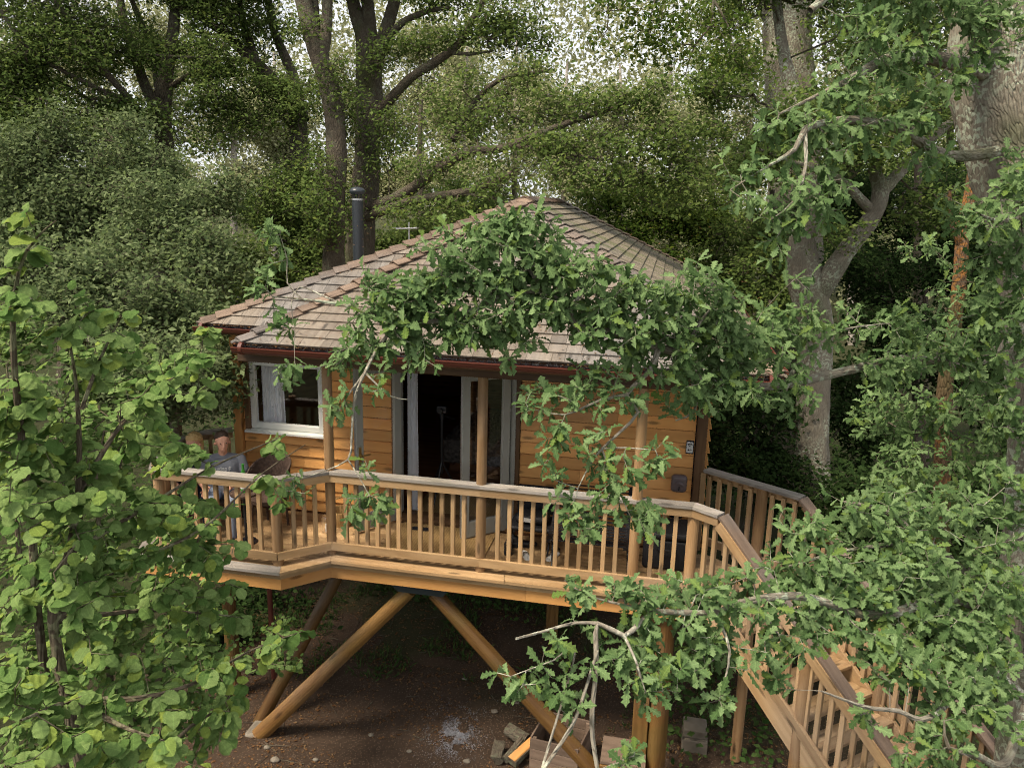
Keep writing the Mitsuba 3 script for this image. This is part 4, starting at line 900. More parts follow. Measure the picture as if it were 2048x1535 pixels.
def grow(limbs, tips, r, sag, step):
    """Joins every tip to the nearest point of the growing skeleton; returns points, parents, and the index of each tip."""
    P, par = [], []
    for q in limbs:
        b = len(P)
        for i in range(len(q)): P.append(q[i, :3]); par.append(b + i - 1 if i else -1)
    n0 = len(P); cap = n0 + len(tips) * 5 + 8
    A = np.zeros((cap, 3)); A[:n0] = P; n = n0
    if n0 == 0: A[0] = tips.mean(0) - [0, 0, .3]; par = [-1]; n = n0 = 1
    dist = np.full(len(tips), 1e9)
    for i0 in range(0, n0, 400): dist = np.minimum(dist, np.sqrt(((tips[:, None] - A[None, i0:min(i0 + 400, n0)]) ** 2).sum(-1)).min(1))
    idx = np.zeros(len(tips), int)
    for i in np.argsort(dist):
        t = tips[i]; dd = ((A[:n] - t) ** 2).sum(1); dd[:n0] *= .8; j = int(np.argmin(dd)); L = math.sqrt(((A[j] - t) ** 2).sum()); m = int(np.clip(L / step, 1, 4))
        a = A[j]; jit = r.normal(0, .06 * L, 3)
        for s in range(1, m + 1):
            f = s / m; A[n] = a + (t - a) * f + (jit + np.array([0, 0, sag * L])) * 4 * f * (1 - f) * .5; par.append(j if s == 1 else n - 1); n += 1
        idx[i] = n - 1
    return A[:n], np.array(par), idx, n0
def twig_mesh(A, par, n0, r_tip, expo, kind, sides, rmax):
    n = len(A); load = np.zeros(n)
    child = np.zeros(n, bool); child[par[n0:]] = True
    load[n0:][~child[n0:]] = 1
    for i in range(n - 1, n0 - 1, -1): load[par[i]] += load[i] if load[i] > 0 else 1
    rad = np.minimum(r_tip * np.maximum(load, 1) ** expo, rmax)
    i = np.arange(n0, n); a, b = A[par[i]], A[i]; ra, rb = np.minimum(rad[par[i]], rad[i] * 1.25), rad[i]
    t = b - a; t /= np.linalg.norm(t, axis=1, keepdims=True) + 1e-12
    s = np.cross(t, [.31, .2, .93]); s /= np.linalg.norm(s, axis=1, keepdims=True) + 1e-12; w = np.cross(t, s)
    ang = np.arange(sides) * 2 * np.pi / sides
    ring = s[:, None] * np.cos(ang)[None, :, None] + w[:, None] * np.sin(ang)[None, :, None]
    v = np.concatenate([a[:, None] + ring * ra[:, None, None], b[:, None] + ring * rb[:, None, None]], 1)
    j = np.arange(sides); k = (j + 1) % sides
    f = np.vstack([np.stack([j, k, sides + k], 1), np.stack([j, sides + k, sides + j], 1)])
    F = (np.arange(len(i))[:, None, None] * 2 * sides + f[None]).reshape(-1, 3)
    u = np.zeros((len(i), 2 * sides, 2)); u[:, sides:, 0] = .1; u[..., 0] += (i * .37 % 3)[:, None]; u[..., 1] = np.tile(ang * .02, 2)[None] + 4 * kind + .3
    return v.reshape(-1, 3), F, u.reshape(-1, 2)
def spread(style, A, par, idx, r, size, per, flat=.40):
    """Leaf positions, directions, normals, sizes around the twig tips."""
    tip = A[idx]; t = tip - A[par[idx]]; L = np.linalg.norm(t, axis=1, keepdims=True); t = t / np.maximum(L, 1e-9); m = len(tip)
    P, D, N, S = [], [], [], []
    if style == 'rosette':
        s = np.cross(t, [.2, .3, .93]); s /= np.linalg.norm(s, axis=1, keepdims=True); w = np.cross(t, s); ph = r.random(m) * 6.28
        for k in range(per):
            a = (ph + k * 2.4)[:, None]; back = (r.random((m, 1)) ** 1.5) * np.minimum(L, .09); back[:] = back if k else 0
            D.append(t * (.45 + .5 * r.random((m, 1))) + .95 * (s * np.cos(a) + w * np.sin(a)) + np.array([0, 0, -.22]) + r.normal(0, .15, (m, 3)))
            P.append(tip - t * back); N.append(LIGHT * 1.1 + np.array([0, 0, .25]) + r.normal(0, .36, (m, 3))); S.append(size * (.50 + .75 * r.random(m)) * (.75 if k > 4 else 1))
    elif style == 'alternate':
        sd_ = np.cross(t, [0, 0, 1.0]); sd_ /= np.linalg.norm(sd_, axis=1, keepdims=True) + 1e-9
        for k in range(per):
            f = k / max(per - 1, 1); sg = 1 if k % 2 else -1
            P.append(tip - t * np.minimum(L, .34) * (1 - f) + sd_ * sg * .012); D.append(sd_ * sg * (1.0 - .7 * (k == per - 1)) + t * (.45 + .6 * (k == per - 1)) + np.array([0, 0, -.28]) + r.normal(0, .22, (m, 3)))
            N.append(LIGHT + np.array([0, 0, .35]) + r.normal(0, .33, (m, 3))); S.append(size * (.70 + .5 * r.random(m)) * (1.05 - .4 * f))
    else:
        sig = float(style)
        for k in range(per):
            P.append(tip + r.normal(0, 1, (m, 3)) * [sig, sig, sig * flat]); D.append(r.normal(0, 1, (m, 3)) * [1, 1, .55] + [0, 0, -.2]); N.append(LIGHT * .9 + np.array([0, 0, .35]) + r.normal(0, .40, (m, 3))); S.append(size * (.65 + .6 * r.random(m)))
    return np.vstack(P), np.vstack(D), np.vstack(N), np.concatenate(S)
def plant(key, limbs, blobs, seed, leaf=KITE, species=3, size=.07, area=None, style='.16', per=10, lai=2.4, clump=1.1, thr=.42, bark=1, twig=1, r_tip=.004, expo=.42, rmax=.06, sides=9, sag=.1, step=.5, twig_sides=3, parts=0, limb_step=.25, crown='crown', trunk='trunk', rough=.16, split=0, rest=None):
    r = np.random.default_rng(seed)
    if split:
        new = []
        for x, y, z, rx, ry, rz, dn in blobs:
            for _ in range(split):
                o = r.normal(size=3); o *= (.35 + .75 * r.random()) / np.linalg.norm(o); f = .30 + .28 * r.random()
                new.append((x + o[0] * rx, y + o[1] * ry, z + o[2] * rz, rx * f * 1.15, ry * f * 1.1, rz * f * .95, dn))
        blobs = new
    Q = [catmull(q, limb_step * (1 if i == 0 else .8)) for i, q in enumerate(limbs)]
    for i, q in enumerate(Q):
        obj(trunk if i == 0 else 'limb', limb_mesh(q, bark if q[:, 3].max() > .03 else twig, sides if i == 0 else max(6, sides - 3), rough), 'bark', key, smooth=True)
    if not blobs: return
    area = area or .5 * leaf[0][:, 0].max() * np.abs(leaf[0][:, 1]).max() * 2 * size ** 2 * (.62 if leaf is KITE else 1.15)
    tips = sample_blobs(blobs, area, per, lai, clump, thr, r)
    A, par, idx, n0 = grow(Q, tips, r, sag, step)
    tm = twig_mesh(A, par, n0, r_tip, expo, twig, twig_sides, rmax)
    P, D, N, S = spread(style, A, par, idx, r, size, per, .75 if split else .45)
    k = r.integers(0, 64, len(P))
    tag(obj('twigs', tm, 'bark', key), 'thin twigs carrying the leaves', kind='stuff')
    big = np.zeros(len(P), bool)
    if parts:
        rel = P - CAM[0]; fwd = unit(V3(*CAM[1]) - CAM[0]); z = rel @ fwd; lat = np.linalg.norm(rel - z[:, None] * fwd, axis=1) / np.maximum(z, .01)
        score = np.where((z > .3) & (lat < .75), S / np.maximum(z, .3), 0); sel = np.argsort(-score)[:parts]; big[sel] = True
        d, s, n = frames(D[sel], N[sel]); cache = {}
        for i, q in enumerate(sel):
            kk = int(k[q]) % 30
            if kk not in cache:
                V, F, U = bent(leaf, *(np.array(((0, 0, 0), (.25, .5, .25), (-.18, -.5, -.3), (.35, .9, -.2), (.05, -.8, .35)))[kk % 5] * (.45 if species == 1 else 1))); cache[kk] = mikit.ply((V, F), 'leaf', smooth=True, uv=U + [2. * kk, 2. * species])
            M = np.eye(4); M[:3, 0], M[:3, 1], M[:3, 2], M[:3, 3] = d[i] * S[q], s[i] * S[q], n[i] * S[q], P[q]
            scene[numbered(key + '__leaf')] = {**cache[kk], 'to_world': T(M)}
    m = ~big
    big_leaf = len(leaf[0]) > 4; V = []
    for j, bnd in enumerate(((0, 0, 0), (.25, .5, .25), (-.18, -.5, -.3), (.35, .9, -.2), (.05, -.8, .35)) if big_leaf else ((0, 0, 0),)):
        mm = m & ((k % 5 == j) if big_leaf else True); V.append(leaves_mesh(bent(rest or leaf, *(np.array(bnd) * (.45 if species == 1 else 1))), P[mm], D[mm], N[mm], S[mm], k[mm], species))
    tag(obj('foliage' if parts else crown, join(V), 'leaf', key, smooth=len(leaf[0]) > 4), 'mass of leaves', kind='stuff')

# ------------------------------------------------------------------ foreground hazel
hz = thing('hazel_bush', 'large hazel bush with big serrated round leaves filling the lower left foreground', 'bush')
plant(hz, [[(1.35,-5.11,-0.81,0.04),(1.38,-5.35,1.26,0.028),(1.34,-5.41,2.36,0.02),(1.38,-5.34,2.61,0.015),(1.40,-5.28,2.84,0.012),(1.46,-5.31,3.13,0.009),(1.51,-5.36,3.34,0.006),(1.54,-5.41,3.52,0.003)],
 [(1.35,-5.11,-0.81,0.04),(1.26,-5.37,1.74,0.02),(1.30,-5.41,2.85,0.014),(1.37,-5.47,3.43,0.01),(1.45,-5.49,3.71,0.006),(1.54,-5.50,3.82,0.004),(1.64,-5.52,3.88,0.002)],
 [(1.40,-5.28,2.84,0.012),(1.41,-5.03,3.04,0.009),(1.35,-4.71,3.11,0.006),(1.25,-4.20,3.15,0.003)],
 [(1.54,-5.38,3.21,0.008),(1.59,-5.33,3.38,0.006),(1.69,-5.32,3.55,0.003)],
 [(1.34,-5.41,2.36,0.018),(1.47,-5.15,2.48,0.01),(1.65,-4.89,2.55,0.007),(1.79,-4.61,2.72,0.004),(1.94,-4.45,2.83,0.002)],
 [(1.38,-5.34,2.61,0.012),(1.49,-4.99,2.69,0.008),(1.52,-4.56,2.72,0.005),(1.68,-4.20,2.77,0.003)],
 [(1.37,-5.38,2.00,0.02),(1.69,-5.41,2.08,0.012),(1.84,-5.27,2.08,0.008),(1.99,-5.12,2.15,0.005),(2.15,-4.98,2.18,0.002)],
 [(1.37,-5.38,2.00,0.02),(1.75,-5.60,2.11,0.008),(1.97,-5.66,2.13,0.004)],
 [(1.37,-5.38,2.00,0.02),(1.63,-5.79,2.28,0.008),(1.71,-5.96,2.38,0.004)],
 [(1.38,-5.35,1.26,0.02),(1.66,-5.19,1.72,0.009),(1.90,-5.10,1.89,0.004)],
 [(1.34,-5.41,2.36,0.015),(1.39,-4.93,2.15,0.008),(1.64,-4.70,2.03,0.004)]],
 [(1.45,-5.48,3.73,0.09,0.10,0.10,0.80),(1.45,-5.52,3.57,0.12,0.10,0.13,0.90),(1.50,-5.40,3.59,0.08,0.10,0.12,0.80),(1.35,-5.39,3.31,0.18,0.14,0.14,1.00),(1.58,-5.42,3.44,0.10,0.10,0.10,1.00),(1.70,-5.33,3.52,0.05,0.08,0.07,1.20),(1.58,-5.35,3.31,0.14,0.09,0.09,1.00),(1.50,-4.98,3.16,0.16,0.10,0.10,1.00),(1.23,-4.22,3.07,0.15,0.22,0.15,1.00),(1.23,-4.08,3.20,0.08,0.10,0.13,1.00),(1.40,-4.83,2.99,0.17,0.09,0.09,1.00),(1.34,-5.35,3.07,0.22,0.15,0.15,1.00),(1.49,-5.23,3.01,0.17,0.13,0.13,1.00),(1.51,-5.07,2.78,0.23,0.14,0.14,1.00),(1.36,-5.31,2.76,0.25,0.13,0.13,1.00),(1.36,-5.49,2.89,0.14,0.14,0.14,1.00),(1.47,-4.55,2.80,0.11,0.08,0.05,0.90),(1.70,-4.25,2.77,0.13,0.08,0.06,1.20),(1.62,-4.42,2.79,0.10,0.08,0.05,0.90),(1.50,-4.92,2.54,0.20,0.15,0.12,0.90),(1.68,-4.66,2.58,0.14,0.10,0.05,0.60),(1.87,-4.63,2.56,0.09,0.08,0.05,0.70),(1.66,-4.81,2.42,0.18,0.12,0.08,0.80),(1.51,-4.85,2.37,0.18,0.12,0.09,0.90),(1.40,-4.68,2.73,0.14,0.10,0.06,0.80),(1.45,-4.94,2.91,0.17,0.11,0.11,1.00),(1.47,-5.50,3.86,0.07,0.08,0.07,0.80),(1.52,-4.43,2.81,0.10,0.08,0.05,1.20),(1.42,-4.50,2.81,0.10,0.10,0.04,2.00),(1.54,-4.47,2.85,0.09,0.10,0.04,2.00),(1.55,-4.54,2.76,0.12,0.10,0.03,1.60),(1.42,-4.62,2.76,0.09,0.10,0.05,1.60),(1.59,-4.80,2.50,0.13,0.15,0.08,1.20),(1.51,-4.98,2.29,0.15,0.15,0.09,1.10),(1.63,-4.82,2.20,0.14,0.15,0.08,1.10),(1.60,-5.22,2.08,0.14,0.15,0.08,1.00),(1.44,-5.12,2.62,0.14,0.20,0.10,1.00),(1.48,-4.67,2.74,0.10,0.08,0.05,0.90),(1.69,-4.54,2.65,0.12,0.05,0.03,0.80),(1.47,-4.80,2.63,0.16,0.12,0.09,0.80),(1.31,-5.44,3.13,0.14,0.14,0.14,1.00),(1.58,-5.35,3.53,0.05,0.08,0.05,1.00),(1.63,-5.22,3.37,0.11,0.07,0.07,1.00),(1.37,-4.57,3.23,0.14,0.10,0.07,1.00),(1.37,-5.36,2.55,0.21,0.12,0.12,1.00),(1.53,-5.22,2.55,0.16,0.10,0.10,1.00),(1.21,-5.41,2.47,0.15,0.15,0.15,1.00),(1.53,-5.35,2.46,0.13,0.08,0.08,1.00),(1.51,-4.96,2.35,0.17,0.15,0.09,0.80),(1.66,-4.75,2.24,0.12,0.10,0.07,0.70),(1.60,-4.71,2.03,0.14,0.12,0.10,1.00),(1.43,-5.41,2.27,0.19,0.15,0.10,0.80),(1.47,-4.94,2.04,0.18,0.15,0.09,0.70),(1.58,-5.77,2.40,0.15,0.10,0.10,1.00),(1.48,-5.61,2.93,0.10,0.10,0.14,1.00),(1.55,-5.58,2.57,0.11,0.11,0.14,1.00),(1.57,-5.68,2.37,0.10,0.10,0.10,1.00),(1.52,-5.41,2.87,0.09,0.09,0.13,1.00),(1.61,-5.52,2.13,0.20,0.09,0.09,1.00),(1.75,-5.34,2.08,0.16,0.10,0.10,1.00),(1.89,-5.26,2.11,0.14,0.08,0.08,1.00),(2.00,-5.13,2.13,0.12,0.10,0.07,1.20),(2.10,-5.00,2.16,0.07,0.06,0.05,1.00),(1.70,-5.79,2.20,0.18,0.10,0.10,1.00),(1.87,-5.68,2.12,0.17,0.09,0.09,1.00),(1.85,-5.22,1.87,0.14,0.10,0.10,1.00),(1.92,-5.09,1.91,0.11,0.10,0.11,0.80),(1.75,-5.98,2.25,0.14,0.08,0.08,1.00),(1.90,-5.52,1.88,0.15,0.07,0.07,1.00)],
 11, leaf=HAZEL, species=1, size=.068, area=.0033, style='alternate', per=6, lai=2.9, clump=4, thr=.42, bark=4, twig=4, r_tip=.0016, expo=.38, rmax=.010, sides=9, sag=.12, step=.14, twig_sides=4, parts=300, limb_step=.08, trunk='stem', rough=.08, rest=HAZELMID)
hz2 = thing('hazel_bush', 'shaded hazel bush behind the large one, in the gap left of the deck legs', 'bush')
plant(hz2, [[(-0.77,-2.93,-3.09,0.05),(-0.75,-2.76,-0.63,0.03),(-0.78,-2.66,1.16,0.02),(-0.81,-2.57,1.97,0.01)], [(-0.75,-2.76,-0.63,0.03),(-0.03,-2.65,0.58,0.015),(0.19,-2.56,1.22,0.006)], [(-0.75,-2.76,-0.63,0.03),(-1.08,-3.09,0.90,0.02),(-1.33,-2.79,2.40,0.01)]],
 [(-1.31,-2.68,1.96,0.60,0.48,0.48,1.00),(-0.97,-2.20,1.93,0.51,0.47,0.47,1.00),(-1.03,-2.79,1.27,0.64,0.48,0.48,1.00),(-0.39,-2.37,1.16,0.46,0.38,0.38,1.00),(-0.90,-3.13,0.60,0.66,0.50,0.50,1.00),(-0.52,-2.50,0.29,0.64,0.51,0.51,1.00),(-0.10,-2.20,0.32,0.26,0.26,0.35,1.00),(-0.67,-3.23,-0.03,0.69,0.39,0.39,1.00),(-0.23,-2.60,-0.37,0.47,0.42,0.42,1.00),(-1.22,-1.35,1.76,0.24,0.24,0.39,1.00),(-1.73,-2.28,2.68,0.38,0.38,0.50,1.00),(-1.28,-1.92,2.51,0.48,0.35,0.35,1.00),(-0.35,-0.64,-0.85,0.28,0.20,0.44,0.60),(-0.80,-1.65,2.35,0.40,0.22,0.22,1.00)],
 12, leaf=ROUND, species=1, size=.085, style='alternate', per=7, lai=3.0, clump=2.2, thr=.38, bark=4, twig=4, r_tip=.002, sag=.1, step=.25, limb_step=.15, trunk='stem')

